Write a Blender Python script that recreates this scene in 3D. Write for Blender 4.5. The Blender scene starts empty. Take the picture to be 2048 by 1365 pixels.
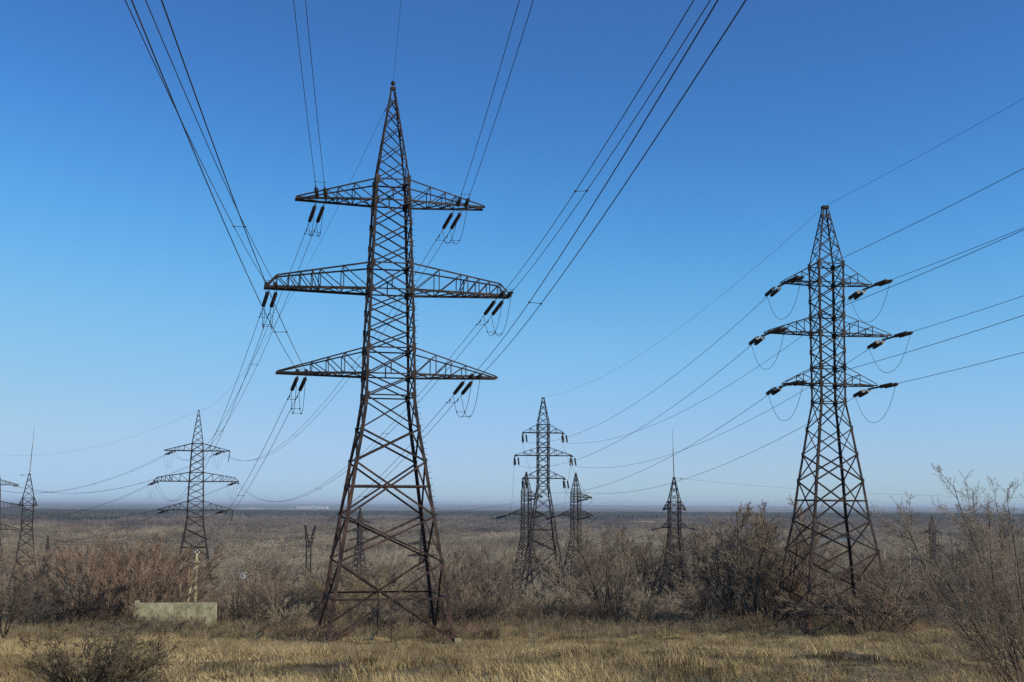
import bpy, math, random
import numpy as np
from mathutils import Matrix, Vector
R = math.radians
S = bpy.context.scene
rng = np.random.default_rng(7)
random.seed(7)

# ------------------------------------------------------------------ camera, light, exposure
PITCH, ROLL, FPX = 0.1250, 0.0046, 2609.8          # focal length in pixels of a 2048 px wide frame
cam = bpy.data.objects.new('camera', bpy.data.cameras.new('camera'))
S.collection.objects.link(cam)
cam.data.sensor_width = 36.0
cam.data.lens = FPX / 2048 * 36.0
cam.data.clip_start, cam.data.clip_end = 0.2, 90000
cam.matrix_world = Matrix.Rotation(math.pi / 2 + PITCH, 4, 'X') @ Matrix.Rotation(ROLL, 4, 'Z')
S.camera = cam

SUN_EL, SUN_AZ = R(28), R(108)                      # azimuth measured from +Y (view direction) towards +X
sun_dir = Vector((math.sin(SUN_AZ) * math.cos(SUN_EL), math.cos(SUN_AZ) * math.cos(SUN_EL), math.sin(SUN_EL)))
W = bpy.data.worlds.new('World'); S.world = W; W.use_nodes = True
wn = W.node_tree.nodes; wn.clear()
sky = wn.new('ShaderNodeTexSky'); sky.sky_type = 'NISHITA'; sky.sun_disc = False
sky.sun_elevation = SUN_EL; sky.sun_rotation = SUN_AZ
sky.altitude = 100; sky.air_density = 1.0; sky.dust_density = 0.0; sky.ozone_density = 10.0
SKY_S = 0.13
bg = wn.new('ShaderNodeBackground'); bg.inputs['Strength'].default_value = SKY_S
wo = wn.new('ShaderNodeOutputWorld')
# camera-like response of the sky colours: red and green channels deepen towards the zenith
sc1 = wn.new('ShaderNodeVectorMath'); sc1.operation = 'SCALE'; sc1.inputs['Scale'].default_value = SKY_S
cv = wn.new('ShaderNodeRGBCurve'); sc2 = wn.new('ShaderNodeVectorMath'); sc2.operation = 'SCALE'; sc2.inputs['Scale'].default_value = 1 / SKY_S
for ch, pts in ((0, ((.067, .045), (.09, .062), (.12, .104), (.15, .158), (.19, .225), (.30, .335), (.40, .40), (.55, .42), (1, .60))),
                (1, ((.18, .158), (.225, .22), (.275, .315), (.35, .435), (.43, .515), (.56, .575), (.70, .62), (1, .66))),
                (2, ((.45, .45), (.55, .61), (.62, .72), (.70, .80), (.78, .85), (.9, .84), (1, .78)))):
    c_ = cv.mapping.curves[ch]; c_.points[1].location = pts[-1]
    for p_ in pts[:-1]: c_.points.new(*p_)
    for p_ in c_.points: p_.handle_type = 'AUTO_CLAMPED'
cv.mapping.extend = 'HORIZONTAL'; cv.mapping.update()
W.node_tree.links.new(sky.outputs[0], sc1.inputs[0]); W.node_tree.links.new(sc1.outputs[0], cv.inputs['Color']); W.node_tree.links.new(cv.outputs[0], sc2.inputs[0]); W.node_tree.links.new(sc2.outputs[0], bg.inputs[0]); W.node_tree.links.new(bg.outputs[0], wo.inputs[0])
sl = bpy.data.lights.new('sun', 'SUN'); sl.energy = 4.6; sl.angle = R(0.53); sl.color = (1.0, 0.92, 0.79)
so = bpy.data.objects.new('sun', sl); S.collection.objects.link(so)
so.rotation_euler = sun_dir.to_track_quat('Z', 'Y').to_euler()
S.view_settings.view_transform = 'Standard'; S.view_settings.look = 'None'
S.view_settings.exposure = 0.0; S.view_settings.gamma = 1.0
S.cycles.volume_bounces = 0; S.cycles.use_denoising = False; S.cycles.sample_clamp_indirect = 3; S.cycles.sample_clamp_direct = 8
S.cycles.max_bounces = 6; S.cycles.diffuse_bounces = 2

def ray(px, py):
    """direction through a pixel of the 2048 px wide photograph"""
    u, v = px - 1024, py - 682.5
    c, s = math.cos(ROLL), math.sin(ROLL)
    u, v = u * c + v * s, -u * s + v * c
    d = Vector((u / FPX, 1.0, -v / FPX))
    cp, sp = math.cos(PITCH), math.sin(PITCH)
    return Vector((d.x, d.y * cp - d.z * sp, d.y * sp + d.z * cp))
def at(px, py, Y):
    d = ray(px, py); return d * (Y / d.y)

# ------------------------------------------------------------------ helpers
COL = S.collection
def put(o, parent=None):
    COL.objects.link(o)
    if parent: o.parent = parent
    return o
def tag(o, label=None, cat=None, group=None, kind=None):
    for k, v in (('label', label), ('category', cat), ('group', group), ('kind', kind)):
        if v: o[k] = v
    return o
def empty(name, loc=(0, 0, 0), rz=0, label=None, cat=None, group=None):
    o = put(bpy.data.objects.new(name, None)); o.location = loc; o.rotation_euler = (0, 0, rz)
    o.empty_display_size = .5
    return tag(o, label, cat, group)
def np_mesh(name, V, F, mats, smooth=False, mi=None):
    """V (n,3), F (m,k) with constant k"""
    V = np.asarray(V, np.float32); F = np.asarray(F, np.int32)
    me = bpy.data.meshes.new(name); k = F.shape[1]
    me.vertices.add(len(V)); me.vertices.foreach_set('co', V.ravel())
    me.loops.add(F.size); me.loops.foreach_set('vertex_index', F.ravel())
    me.polygons.add(len(F)); me.polygons.foreach_set('loop_start', np.arange(0, F.size, k, dtype=np.int32))
    for m in (mats if isinstance(mats, (list, tuple)) else [mats]): me.materials.append(m)
    if mi is not None: me.polygons.foreach_set('material_index', np.asarray(mi, np.int32))
    if smooth: me.polygons.foreach_set('use_smooth', np.ones(len(F), bool))
    me.update(calc_edges=True); me.validate()
    return me
class MB:
    """collects faces of one part"""
    def __init__(s): s.v = []; s.f = []
    def add(s, vs, fs):
        b = len(s.v); s.v += [tuple(x) for x in vs]; s.f += [tuple(i + b for i in f) for f in fs]
    def prism(s, p0, p1, prof0, prof1=None):
        prof1 = prof1 or prof0; n = len(prof0)
        vs = [p0 + q for q in prof0] + [p1 + q for q in prof1]
        fs = [(i, (i + 1) % n, n + (i + 1) % n, n + i) for i in range(n)]
        fs += [tuple(range(n - 1, -1, -1)), tuple(range(n, 2 * n))]
        s.add(vs, fs)
    def angle(s, p0, p1, w, t, n):
        """steel angle bar: one flange flat with outward normal n, one pointing inwards"""
        p0, p1, n = Vector(p0), Vector(p1), Vector(n)
        a = (p1 - p0).normalized(); n = (n - a * n.dot(a)).normalized(); u = a.cross(n)
        h = w / 2
        pr = [u * -h, u * h, u * h - n * t, u * (-h + t) - n * t, u * (-h + t) - n * w, u * -h - n * w]
        s.prism(p0, p1, pr)
    def box(s, p0, p1, w, h, n=(0, 0, 1)):
        p0, p1, n = Vector(p0), Vector(p1), Vector(n)
        a = (p1 - p0).normalized()
        if abs(a.dot(n)) > .98: n = Vector((1, 0, 0))
        n = (n - a * n.dot(a)).normalized(); u = a.cross(n)
        w, h = w / 2, h / 2
        s.prism(p0, p1, [u * -w - n * h, u * w - n * h, u * w + n * h, u * -w + n * h])
    def tube(s, pts, r, n=5, caps=True):
        pts = [Vector(p) for p in pts]; rings = []
        rr = r if isinstance(r, (list, tuple)) else [r] * len(pts)
        b = len(s.v)
        for i, p in enumerate(pts):
            a = (pts[min(i + 1, len(pts) - 1)] - pts[max(i - 1, 0)]).normalized()
            ref = Vector((0, 0, 1)) if abs(a.z) < .9 else Vector((1, 0, 0))
            u = a.cross(ref).normalized(); w = a.cross(u)
            for k in range(n):
                t = 2 * math.pi * k / n
                s.v.append(tuple(p + (u * math.cos(t) + w * math.sin(t)) * rr[i]))
        for i in range(len(pts) - 1):
            for k in range(n):
                k2 = (k + 1) % n
                s.f.append((b + i * n + k, b + i * n + k2, b + (i + 1) * n + k2, b + (i + 1) * n + k))
        if caps:
            s.f.append(tuple(b + k for k in range(n - 1, -1, -1)))
            s.f.append(tuple(b + (len(pts) - 1) * n + k for k in range(n)))
    def mesh(s, name, mat):
        me = bpy.data.meshes.new(name); me.from_pydata(s.v, [], s.f); me.materials.append(mat); me.update()
        return me
    def build(s, name, mat, parent=None, label=None):
        o = put(bpy.data.objects.new(name, s.mesh(name, mat)), parent)
        if label: o['label'] = label
        return o

# ------------------------------------------------------------------ materials
def mat(name, cols, scale=3.0, rough=.9, detail=6, coord='pos', stretch=None, objrand=0.0, metallic=0.0, bump=0.0, pos=None):
    """noise-blended colours; cols = list of (r,g,b)"""
    m = bpy.data.materials.new(name); m.use_nodes = True; nt = m.node_tree; N, L = nt.nodes, nt.links
    b = N['Principled BSDF']; b.inputs['Roughness'].default_value = rough; b.inputs['Metallic'].default_value = metallic
    b.inputs['Specular IOR Level'].default_value = .3
    g = N.new('ShaderNodeNewGeometry'); src = g.outputs['Position']
    if coord == 'obj': src = N.new('ShaderNodeTexCoord').outputs['Object']
    mp = N.new('ShaderNodeMapping'); L.new(src, mp.inputs[0])
    if stretch: mp.inputs['Scale'].default_value = stretch
    n = N.new('ShaderNodeTexNoise'); n.inputs['Scale'].default_value = scale; n.inputs['Detail'].default_value = detail
    n.inputs['Roughness'].default_value = .65
    L.new(mp.outputs[0], n.inputs['Vector'])
    r = N.new('ShaderNodeValToRGB'); e = r.color_ramp.elements
    k = len(cols); ps = pos or [.32 + .36 * i / max(1, k - 1) for i in range(k)]
    e[0].position, e[1].position = ps[0], ps[-1]
    e[0].color, e[1].color = (*cols[0], 1), (*cols[-1], 1)
    for i in range(1, k - 1): x = e.new(ps[i]); x.color = (*cols[i], 1)
    fac = n.outputs['Fac']
    if objrand:
        oi = N.new('ShaderNodeObjectInfo'); ma = N.new('ShaderNodeMath'); ma.operation = 'MULTIPLY_ADD'
        ma.inputs[1].default_value = objrand; L.new(oi.outputs['Random'], ma.inputs[0])
        m2 = N.new('ShaderNodeMath'); m2.operation = 'SUBTRACT'; L.new(fac, m2.inputs[0]); m2.inputs[1].default_value = objrand / 2
        L.new(m2.outputs[0], ma.inputs[2]); fac = ma.outputs[0]
    L.new(fac, r.inputs[0]); L.new(r.outputs[0], b.inputs['Base Color'])
    if bump:
        bp = N.new('ShaderNodeBump'); bp.inputs['Strength'].default_value = bump; bp.inputs['Distance'].default_value = .02
        L.new(n.outputs['Fac'], bp.inputs['Height']); L.new(bp.outputs[0], b.inputs['Normal'])
    return m
M = {}
M['steel'] = mat('rusted_steel', [(.010, .009, .009), (.022, .017, .015), (.05, .033, .025), (.09, .06, .045)], 1.3, .8, bump=.3)
M['steel_low'] = mat('red_rusted_steel', [(.020, .013, .011), (.04, .024, .02), (.075, .042, .03), (.12, .07, .05)], 1.3, .85, bump=.3)
M['steel_far'] = mat('dark_steel', [(.018, .015, .015), (.035, .028, .025), (.065, .045, .035)], .6, .8)
M['steel_grey'] = mat('weathered_grey_steel', [(.07, .065, .06), (.16, .14, .12), (.3, .26, .22)], .8, .75)
M['orange'] = mat('orange_rust_paint', [(.12, .05, .03), (.22, .085, .045)], 5, .8)
M['gusset'] = mat('gusset_steel', [(.018, .014, .012), (.04, .028, .022), (.10, .07, .05)], 1.2, .7)
M['glass'] = mat('dark_insulator_glass', [(.018, .014, .012), (.05, .035, .028)], 6, .35)
M['cap'] = mat('pale_metal_cap', [(.35, .34, .31), (.6, .58, .53)], 8, .4)
M['wire'] = mat('aluminium_wire', [(.035, .035, .04), (.06, .06, .065)], 1, .6)
M['bark'] = mat('bark', [(.05, .035, .023), (.09, .066, .044), (.15, .112, .078)], 2.5, .95, objrand=.3)
M['twig'] = mat('twig', [(.145, .108, .075), (.225, .172, .12), (.31, .245, .175)], .25, .95, detail=3, objrand=.45)
M['twig_red'] = mat('reddish_twig', [(.155, .10, .065), (.235, .155, .10), (.31, .215, .145)], .25, .9, detail=3, objrand=.4)
M['twig_tan'] = mat('tan_twig', [(.24, .18, .10), (.33, .26, .155), (.42, .34, .22)], .3, .95, detail=3, objrand=.4)
M['bush'] = mat('dark_bush_twig', [(.07, .052, .034), (.14, .108, .066), (.22, .175, .105)], .9, .95)
M['birch'] = mat('birch_bark', [(.25, .23, .2), (.6, .58, .54)], 3, .8)
M['concrete'] = mat('pale_concrete', [(.19, .16, .085), (.45, .40, .225), (.64, .58, .36)], 1.3, .9, bump=.4)
M['concrete_grey'] = mat('grey_concrete', [(.28, .27, .24), (.45, .43, .38)], 2, .9)
M['white'] = mat('white_render', [(.62, .62, .60), (.8, .8, .78)], .05, .8)
M['roof'] = mat('grey_roof', [(.2, .2, .2), (.3, .29, .28)], .5, .8)
M['far_twig'] = mat('woodland_twig', [(.19, .155, .12), (.27, .225, .17), (.35, .30, .225), (.42, .365, .265)], .011, .95, detail=5, objrand=.35, stretch=(1, .45, 1))
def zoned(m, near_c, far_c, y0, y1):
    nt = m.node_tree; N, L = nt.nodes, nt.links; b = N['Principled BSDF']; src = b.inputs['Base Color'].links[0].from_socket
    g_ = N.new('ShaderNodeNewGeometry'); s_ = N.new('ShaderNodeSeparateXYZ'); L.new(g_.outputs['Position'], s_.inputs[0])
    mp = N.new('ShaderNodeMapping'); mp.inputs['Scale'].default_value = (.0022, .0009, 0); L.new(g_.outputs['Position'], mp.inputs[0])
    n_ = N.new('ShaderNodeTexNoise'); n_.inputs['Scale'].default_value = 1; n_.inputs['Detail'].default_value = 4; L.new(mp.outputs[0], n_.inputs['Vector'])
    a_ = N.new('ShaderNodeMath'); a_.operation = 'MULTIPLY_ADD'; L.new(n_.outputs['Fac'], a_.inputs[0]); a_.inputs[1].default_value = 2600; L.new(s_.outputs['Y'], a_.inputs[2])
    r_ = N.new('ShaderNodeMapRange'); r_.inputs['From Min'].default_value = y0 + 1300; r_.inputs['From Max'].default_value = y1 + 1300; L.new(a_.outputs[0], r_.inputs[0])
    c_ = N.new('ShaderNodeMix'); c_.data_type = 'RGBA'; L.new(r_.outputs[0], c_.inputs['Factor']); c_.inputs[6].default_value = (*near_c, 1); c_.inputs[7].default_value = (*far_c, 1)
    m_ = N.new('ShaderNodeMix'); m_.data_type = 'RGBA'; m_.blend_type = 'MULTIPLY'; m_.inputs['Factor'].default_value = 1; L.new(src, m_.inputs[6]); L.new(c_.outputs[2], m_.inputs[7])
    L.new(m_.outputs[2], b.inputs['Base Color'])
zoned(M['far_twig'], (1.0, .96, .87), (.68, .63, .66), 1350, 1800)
M['conifer'] = mat('conifer', [(.035, .042, .032), (.055, .062, .045)], .02, .95, objrand=.3)

# ------------------------------------------------------------------ terrain
PROF = [(-400, 18), (-60, 3.4), (0, -1.7), (45, -5.55), (75, -8.35), (97, -10.35), (104, -10.5), (112, -10.7), (125, -11.3), (150, -13.6), (200, -18.0), (240, -21.1), (330, -23.0), (413, -28.0), (470, -33.5), (620, -38), (9000, -38), (12000, -36), (20000, -14), (30000, 6), (60000, 12)]
def prof(y): return np.interp(y, [p[0] for p in PROF], [p[1] for p in PROF])
def bumps(x, y):
    k = np.clip(1 - np.asarray(y) / 700., 0, 1)
    b = .13 * np.sin(x * .31 + 1.3) * np.sin(y * .23 + .4) + .07 * np.sin(x * .83 + y * .41) + .08 * np.sin(x * 1.7 - y * 1.1 + 2) + .12 * np.sin(x * .06 + y * .05)
    big = .9 * np.sin(x * .011 + 2) * np.sin(y * .009)
    b = b + .02 * np.clip(x + 8, 0, 34) * np.clip((y - 60) / 35, 0, 1) * np.clip((170 - y) / 50, 0, 1)
    # hummocks in the grass field
    for hx, hy, hr, hh in ((2.5, 44, 3.2, .45), (6.5, 50, 3.6, .6), (9.5, 56, 3, .55), (1, 40, 3, .4), (-7, 62, 5, .25), (12.5, 45, 3.4, .6), (-5, 38, 3.4, .4), (4.5, 37, 2.4, .4), (9, 40, 2.2, .45), (-9, 47, 3, .35), (15, 55, 3, .4)):
        b = b + hh * np.exp(-((x - hx) ** 2 + ((y - hy) * 1.4) ** 2) / hr ** 2)
    return b * k + big * np.clip((np.asarray(y) - 120) / 300, 0, 1) * np.clip(1 - (np.asarray(y) - 700) / 2000, 0, 1)
def gz(x, y):
    x, y = np.asarray(x, float), np.asarray(y, float)
    far = np.clip((y - 9000) / 20000, 0, 1)
    return prof(y) + bumps(x, y) + far * 9 * np.sin(x * .0004 + 1) * np.sin(y * .0003 + x * .0001)
rows = np.concatenate([np.arange(-60, 10, 5.), np.arange(10, 125, .8), np.geomspace(125, 60000, 190)])
cols_ = np.linspace(-1, 1, 221)
YY, UU = np.meshgrid(rows, cols_, indexing='ij')
XX = UU * (60 + 1.1 * np.maximum(YY, 0))
ZZ = gz(XX, YY)
nr, nc = XX.shape
idx = np.arange(nr * nc).reshape(nr, nc)
Fg = np.stack([idx[:-1, :-1], idx[:-1, 1:], idx[1:, 1:], idx[1:, :-1]], -1).reshape(-1, 4)
# ground material: dry soil and litter near, land cover patches far away
gm = bpy.data.materials.new('ground_cover'); gm.use_nodes = True
N, L = gm.node_tree.nodes, gm.node_tree.links
gb = N['Principled BSDF']; gb.inputs['Roughness'].default_value = .95; gb.inputs['Specular IOR Level'].default_value = .1
gg = N.new('ShaderNodeNewGeometry')
def gnoise(scale, detail, stretch=(1, 1, 1)):
    mp = N.new('ShaderNodeMapping'); mp.inputs['Scale'].default_value = stretch; L.new(gg.outputs['Position'], mp.inputs[0])
    n = N.new('ShaderNodeTexNoise'); n.inputs['Scale'].default_value = scale; n.inputs['Detail'].default_value = detail; L.new(mp.outputs[0], n.inputs['Vector'])
    return n
def ramp(src, stops):
    r = N.new('ShaderNodeValToRGB'); e = r.color_ramp.elements
    e[0].position, e[1].position = stops[0][0], stops[-1][0]; e[0].color, e[1].color = (*stops[0][1], 1), (*stops[-1][1], 1)
    for p, c in stops[1:-1]: x = e.new(p); x.color = (*c, 1)
    L.new(src, r.inputs[0]); return r
near = ramp(gnoise(.9, 8).outputs['Fac'], [(.3, (.055, .042, .024)), (.5, (.12, .092, .052)), (.7, (.19, .155, .085))])
far = ramp(gnoise(.0009, 7, (1, .35, 1)).outputs['Fac'], [(.38, (.035, .05, .035)), (.47, (.06, .065, .045)), (.52, (.16, .13, .10)), (.6, (.2, .17, .12)), (.66, (.07, .075, .055))])
sx = N.new('ShaderNodeSeparateXYZ'); L.new(gg.outputs['Position'], sx.inputs[0])
mr = N.new('ShaderNodeMapRange'); mr.inputs['From Min'].default_value = 2800; mr.inputs['From Max'].default_value = 3400; L.new(sx.outputs['Y'], mr.inputs[0])
mr0 = N.new('ShaderNodeMapRange'); mr0.inputs['From Min'].default_value = 105; mr0.inputs['From Max'].default_value = 160; L.new(sx.outputs['Y'], mr0.inputs[0])
litter = ramp(gnoise(.03, 6).outputs['Fac'], [(.35, (.09, .075, .058)), (.65, (.145, .12, .09))])
mx0 = N.new('ShaderNodeMix'); mx0.data_type = 'RGBA'; L.new(mr0.outputs[0], mx0.inputs['Factor']); L.new(near.outputs[0], mx0.inputs[6]); L.new(litter.outputs[0], mx0.inputs[7])
mx = N.new('ShaderNodeMix'); mx.data_type = 'RGBA'; L.new(mr.outputs[0], mx.inputs['Factor']); L.new(mx0.outputs[2], mx.inputs[6]); L.new(far.outputs[0], mx.inputs[7])
L.new(mx.outputs[2], gb.inputs['Base Color'])
ground = put(bpy.data.objects.new('ground', np_mesh('ground', np.stack([XX, YY, ZZ], -1).reshape(-1, 3), Fg, gm, True)))
tag(ground, 'slope of dry ground falling away to the wide valley', 'ground', kind='structure')

# ------------------------------------------------------------------ lattice pylons
SX = ((-1, -1), (1, -1), (1, 1), (-1, 1))
FN = ((0, -1, 0), (1, 0, 0), (0, 1, 0), (-1, 0, 0))
class Pylon: pass
def width_at(lev, h):
    return float(np.interp(h, [l[0] for l in lev], [l[1] for l in lev]))
def pylon(name, loc, yaw, lev, panels, rings, apex, arms, label, group=None, s=1.0, detail=2, steel='steel', low='steel_low', lowh=0, posts=(), top_w=.16, cat='pylon', legs_w=(.26, .19, .12), lean=(0, 0), tilt=0.0):
    """lev: [(height, half width)]; panels: heights between which each face carries an X; rings: belts; arms: crossarm specs"""
    root = empty(name, loc, yaw, label, cat, group)
    T = Pylon(); T.root = root; root.rotation_euler = (0, tilt, yaw); T.mw = Matrix.Translation(loc) @ Matrix.Rotation(yaw, 4, 'Z') @ Matrix.Rotation(tilt, 4, 'Y'); T.lev = lev; T.arms = {}
    full = list(lev) + [(apex, top_w)]
    w_ = lambda h: width_at(full, h)
    P = lambda k, h: Vector((SX[k][0] * w_(h) + lean[0] * h, SX[k][1] * w_(h) + lean[1] * h, h))
    body_top = lev[-1][0]; kink = [l[0] for l in lev if l[0] > 0]
    # legs
    for k in range(4):
        mb = MB(); mlow = MB()
        hs = [l[0] for l in full]
        for a, b in zip(hs[:-1], hs[1:]):
            lw = (legs_w[0] if b <= lev[-1][0] * .55 else legs_w[1] if b <= body_top else legs_w[2]) * s
            p0, p1 = P(k, a), P(k, b)
            sxk, syk = SX[k]
            t = lw * .14
            pr = [Vector((0, 0, 0)), Vector((-sxk * lw, 0, 0)), Vector((-sxk * lw, -syk * t, 0)), Vector((-sxk * t, -syk * t, 0)), Vector((-sxk * t, -syk * lw, 0)), Vector((0, -syk * lw, 0))]
            if sxk * syk > 0: pr = pr[::-1]
            (mlow if (lowh and b <= lowh) else mb).prism(p0, p1, pr)
        o = mb.build('leg', M[steel], root)
        if mlow.v: mlow.build('lower_leg', M[low], o)
    # bracing of each face
    for k in range(4):
        k2 = (k + 1) % 4; n = Vector(FN[k]); mb = MB(); ml = MB()
        for j, (a, b) in enumerate(zip(panels[:-1], panels[1:])):
            bw = (.15 if b < lev[-1][0] * .5 else .105 if b <= body_top else .08) * s
            m_ = ml if (lowh and b <= lowh) else mb
            off = n * .012
            m_.angle(P(k, a) + off, P(k2, b) + off, bw, bw * .2, n)
            m_.angle(P(k2, a) - off * 3, P(k, b) - off * 3, bw, bw * .2, n)
        for h in rings:
            bw = (.16 if h < lev[-1][0] * .5 else .11) * s
            (ml if (lowh and h <= lowh) else mb).angle(P(k, h) + n * .03, P(k2, h) + n * .03, bw, bw * .2, n)
        for (h0, h1) in posts:
            c0, c1 = (P(k, h0) + P(k2, h0)) / 2, (P(k, h1) + P(k2, h1)) / 2
            (ml if (lowh and h1 <= lowh) else mb).angle(c0 - n * .05, c1 - n * .05, .09 * s, .02, n)
        o = mb.build('face_bracing', M[steel], root)
        if ml.v: ml.build('lower_bracing', M[low], o)
    # gusset plates on the legs where braces meet
    if detail >= 2:
        for h, gs in [(h, 1.5 if h in rings else 1.0) for h in panels[1:-1] if h <= body_top + .1]:
            for k in range(4):
                mb = MB(); p = P(k, h); sxk, syk = SX[k]; g = .21 * s * gs
                for n, u in ((Vector((0, syk, 0)), Vector((-sxk, 0, 0))), (Vector((sxk, 0, 0)), Vector((0, -syk, 0)))):
                    c = p + n * .022
                    z = Vector((0, 0, 1))
                    pts = [c - z * g * 1.25 - u * .03, c - z * g * .8 + u * g, c + z * g * .8 + u * g, c + z * g * 1.25 - u * .03]
                    mb.add([q for q in pts] + [q + n * .02 for q in pts], [(0, 1, 2, 3), (7, 6, 5, 4), (0, 4, 5, 1), (1, 5, 6, 2), (2, 6, 7, 3), (3, 7, 4, 0)])
                mb.build('gusset_plate', M['gusset'], root)
    # cap of the peak
    mb = MB(); mb.box(Vector((lean[0] * apex, lean[1] * apex, apex - .12)), Vector((lean[0] * apex, lean[1] * apex, apex + .1)), top_w * 2.6, top_w * 2.6)
    mb.build('peak_cap', M[steel], root)
    # crossarms: dict(h, H, tip=(left,right), posts=[x..], end=None|(x,h), tw)
    for A in arms:
        for sd in A.get('sides', (-1, 1)):
            h, H, tip, tw = A['h'], A['H'], A['tip'], A['tw']
            if isinstance(tip, tuple): tip = tip[0 if sd < 0 else 1]
            wl, wh = w_(h), w_(H); cx = lean[0] * h
            mb = MB(); cw = A.get('cw', .17) * s
            def low(x, y, wl=wl, tip=tip, tw=tw, cx=cx, sd=sd, h=h): # point on a lower chord at distance x from the axis
                t = (x - wl) / (tip - wl); return Vector((cx + sd * x, y * (wl + (tw - wl) * t), h))
            end = A.get('end')
            def up(x, y):
                if end:
                    t = (x - wh) / (end[0] - wh); yy = y * (wh + (tw * 1.1 - wh) * t)
                    return Vector((cx + sd * x, yy, H + (h + end[1] - H) * t))
                t = (x - wh) / (tip - wh); return Vector((cx + sd * x, y * (wh + (tw - wh) * t), H + (h + .1 - H) * t))
            for y in (-1, 1):
                n = Vector((0, y, 0))
                mb.angle(low(wl, y), low(tip + .08, y), cw, cw * .16, n)
                if end:
                    mb.angle(up(wh, y), up(end[0], y), cw * .62, cw * .12, n)
                    mb.angle(up(end[0], y), low(tip, y), cw * .62, cw * .12, n)
                else:
                    mb.angle(up(wh, y), up(tip, y), cw * .62, cw * .12, n)
                xs = [wl] + list(A['posts'])
                bw = .07 * s * A.get('bs', 1)
                for i, x in enumerate(A['posts']):
                    mb.angle(low(x, y) + n * .01, up(x, y) + n * .01, bw, bw * .25, n)
                    mb.angle(low(xs[i], y) - n * .03, up(x, y) - n * .03, bw, bw * .25, n)
            xs = [wl] + list(A['posts']) + [tip - .1]
            z = Vector((0, 0, -1)); bw = .08 * s * A.get('bs', 1)
            for i in range(len(xs) - 1):
                y = 1 if i % 2 else -1
                mb.angle(low(xs[i], y) + z * .01, low(xs[i + 1], -y) + z * .01, bw, bw * .25, z)
                mb.angle(low(xs[i], -y) - z * .04, low(xs[i + 1], y) - z * .04, bw, bw * .25, z)
                if i:
                    mb.angle(low(xs[i], -1), low(xs[i], 1), bw, bw * .25, z)
                    if xs[i] < tip - .3: mb.angle(up(xs[i], -1), up(xs[i], 1), bw * .8, bw * .2, -z)
            mb.box(low(tip - .15, -1.0), low(tip - .15, 1.0), cw * .35, cw * .35)
            arm = mb.build('crossarm', M[steel], root)
            if A.get('beam'):                      # beam across the arm end that carries the strings
                b_ = MB(); L_ = A['beam']
                b_.box(Vector((cx + sd * (tip - .05), -L_, h - .16)), Vector((cx + sd * (tip - .05), L_, h - .16)), .16 * s, .16 * s)
                b_.build('end_beam', M[steel], arm)
            T.arms[(A['n'], sd)] = (h, tip, cx, low)
    return T
def add_details(T, loc_k, h0, h1, step):
    """step bolts up one leg"""
    lev = T.lev; k = loc_k; me = None; h = h0
    while h < h1:
        w = width_at(lev, h)
        if me is None:
            mb = MB(); mb.tube([(0, 0, 0), (.24, 0, 0)], .016, 4); me = mb.mesh('step_bolt', M['steel'])
        o = put(bpy.data.objects.new('step_bolt', me), T.root); o.location = (SX[k][0] * w, SX[k][1] * w, h); h += step

# ------------------------------------------------------------------ insulators, conductors
def insulator_mesh(L_, r, n_disc, seg=8):
    mb = MB(); rs, zs = [], []
    for i in range(n_disc):
        z = L_ * i / n_disc; d = L_ / n_disc
        rs += [r * .42, r, r * .92, r * .42]; zs += [z + d * .05, z + d * .45, z + d * .62, z + d * .72]
    pts = [(z, 0, 0) for z in zs]
    mb.tube(pts, rs, seg)
    return mb.mesh('disc_column', M['glass'])
MESH = {}
def insulator(start, d, L_, r, link, label, group, cap=False, nd=20, seg=8):
    """string starting at a point of the arm, running along d; returns its far end"""
    d = Vector(d).normalized(); start = Vector(start)
    key = (round(L_, 2), round(r, 3), nd, seg)
    if key not in MESH:
        MESH[key] = insulator_mesh(L_, r, nd, seg)
        mb = MB(); mb.tube([(0, 0, 0), (link, 0, 0)], .035, 5); MESH[key + ('a', link)] = mb.mesh('link_rod', M['steel'])
        mb = MB(); mb.tube([(-.02, 0, 0), (.10, 0, 0)], r * .95, 10); MESH[key + ('c',)] = mb.mesh('end_cap', M['cap'])
    if key + ('a', link) not in MESH:
        mb = MB(); mb.tube([(0, 0, 0), (link, 0, 0)], .035, 5); MESH[key + ('a', link)] = mb.mesh('link_rod', M['steel'])
    root = empty('insulator_string', start, 0, label, 'insulator', group)
    root.rotation_euler = d.to_track_quat('X', 'Z').to_euler()
    a = put(bpy.data.objects.new('link_rod', MESH[key + ('a', link)]), root)
    c = put(bpy.data.objects.new('disc_column', MESH[key]), root); c.location = (link, 0, 0)
    if cap:
        e = put(bpy.data.objects.new('end_cap', MESH[key + ('c',)]), root); e.location = (link - .12, 0, 0)
    b = put(bpy.data.objects.new('link_rod', a.data), root); b.location = (link + L_, 0, 0); b.scale = (.7, 1, 1)
    return start + d * (link * 1.7 + L_)
def sag_pts(a, b, sag, n=40):
    a, b = Vector(a), Vector(b); out = []
    for i in range(n + 1):
        t = i / n; p = a.lerp(b, t); p.z -= 4 * sag * t * (1 - t); out.append(p)
    return out
def dirs(a, b, sag):
    """unit tangent at a of the sagging wire a-b"""
    a, b = Vector(a), Vector(b); v = b - a; v.z -= 4 * sag; return v.normalized()
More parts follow.
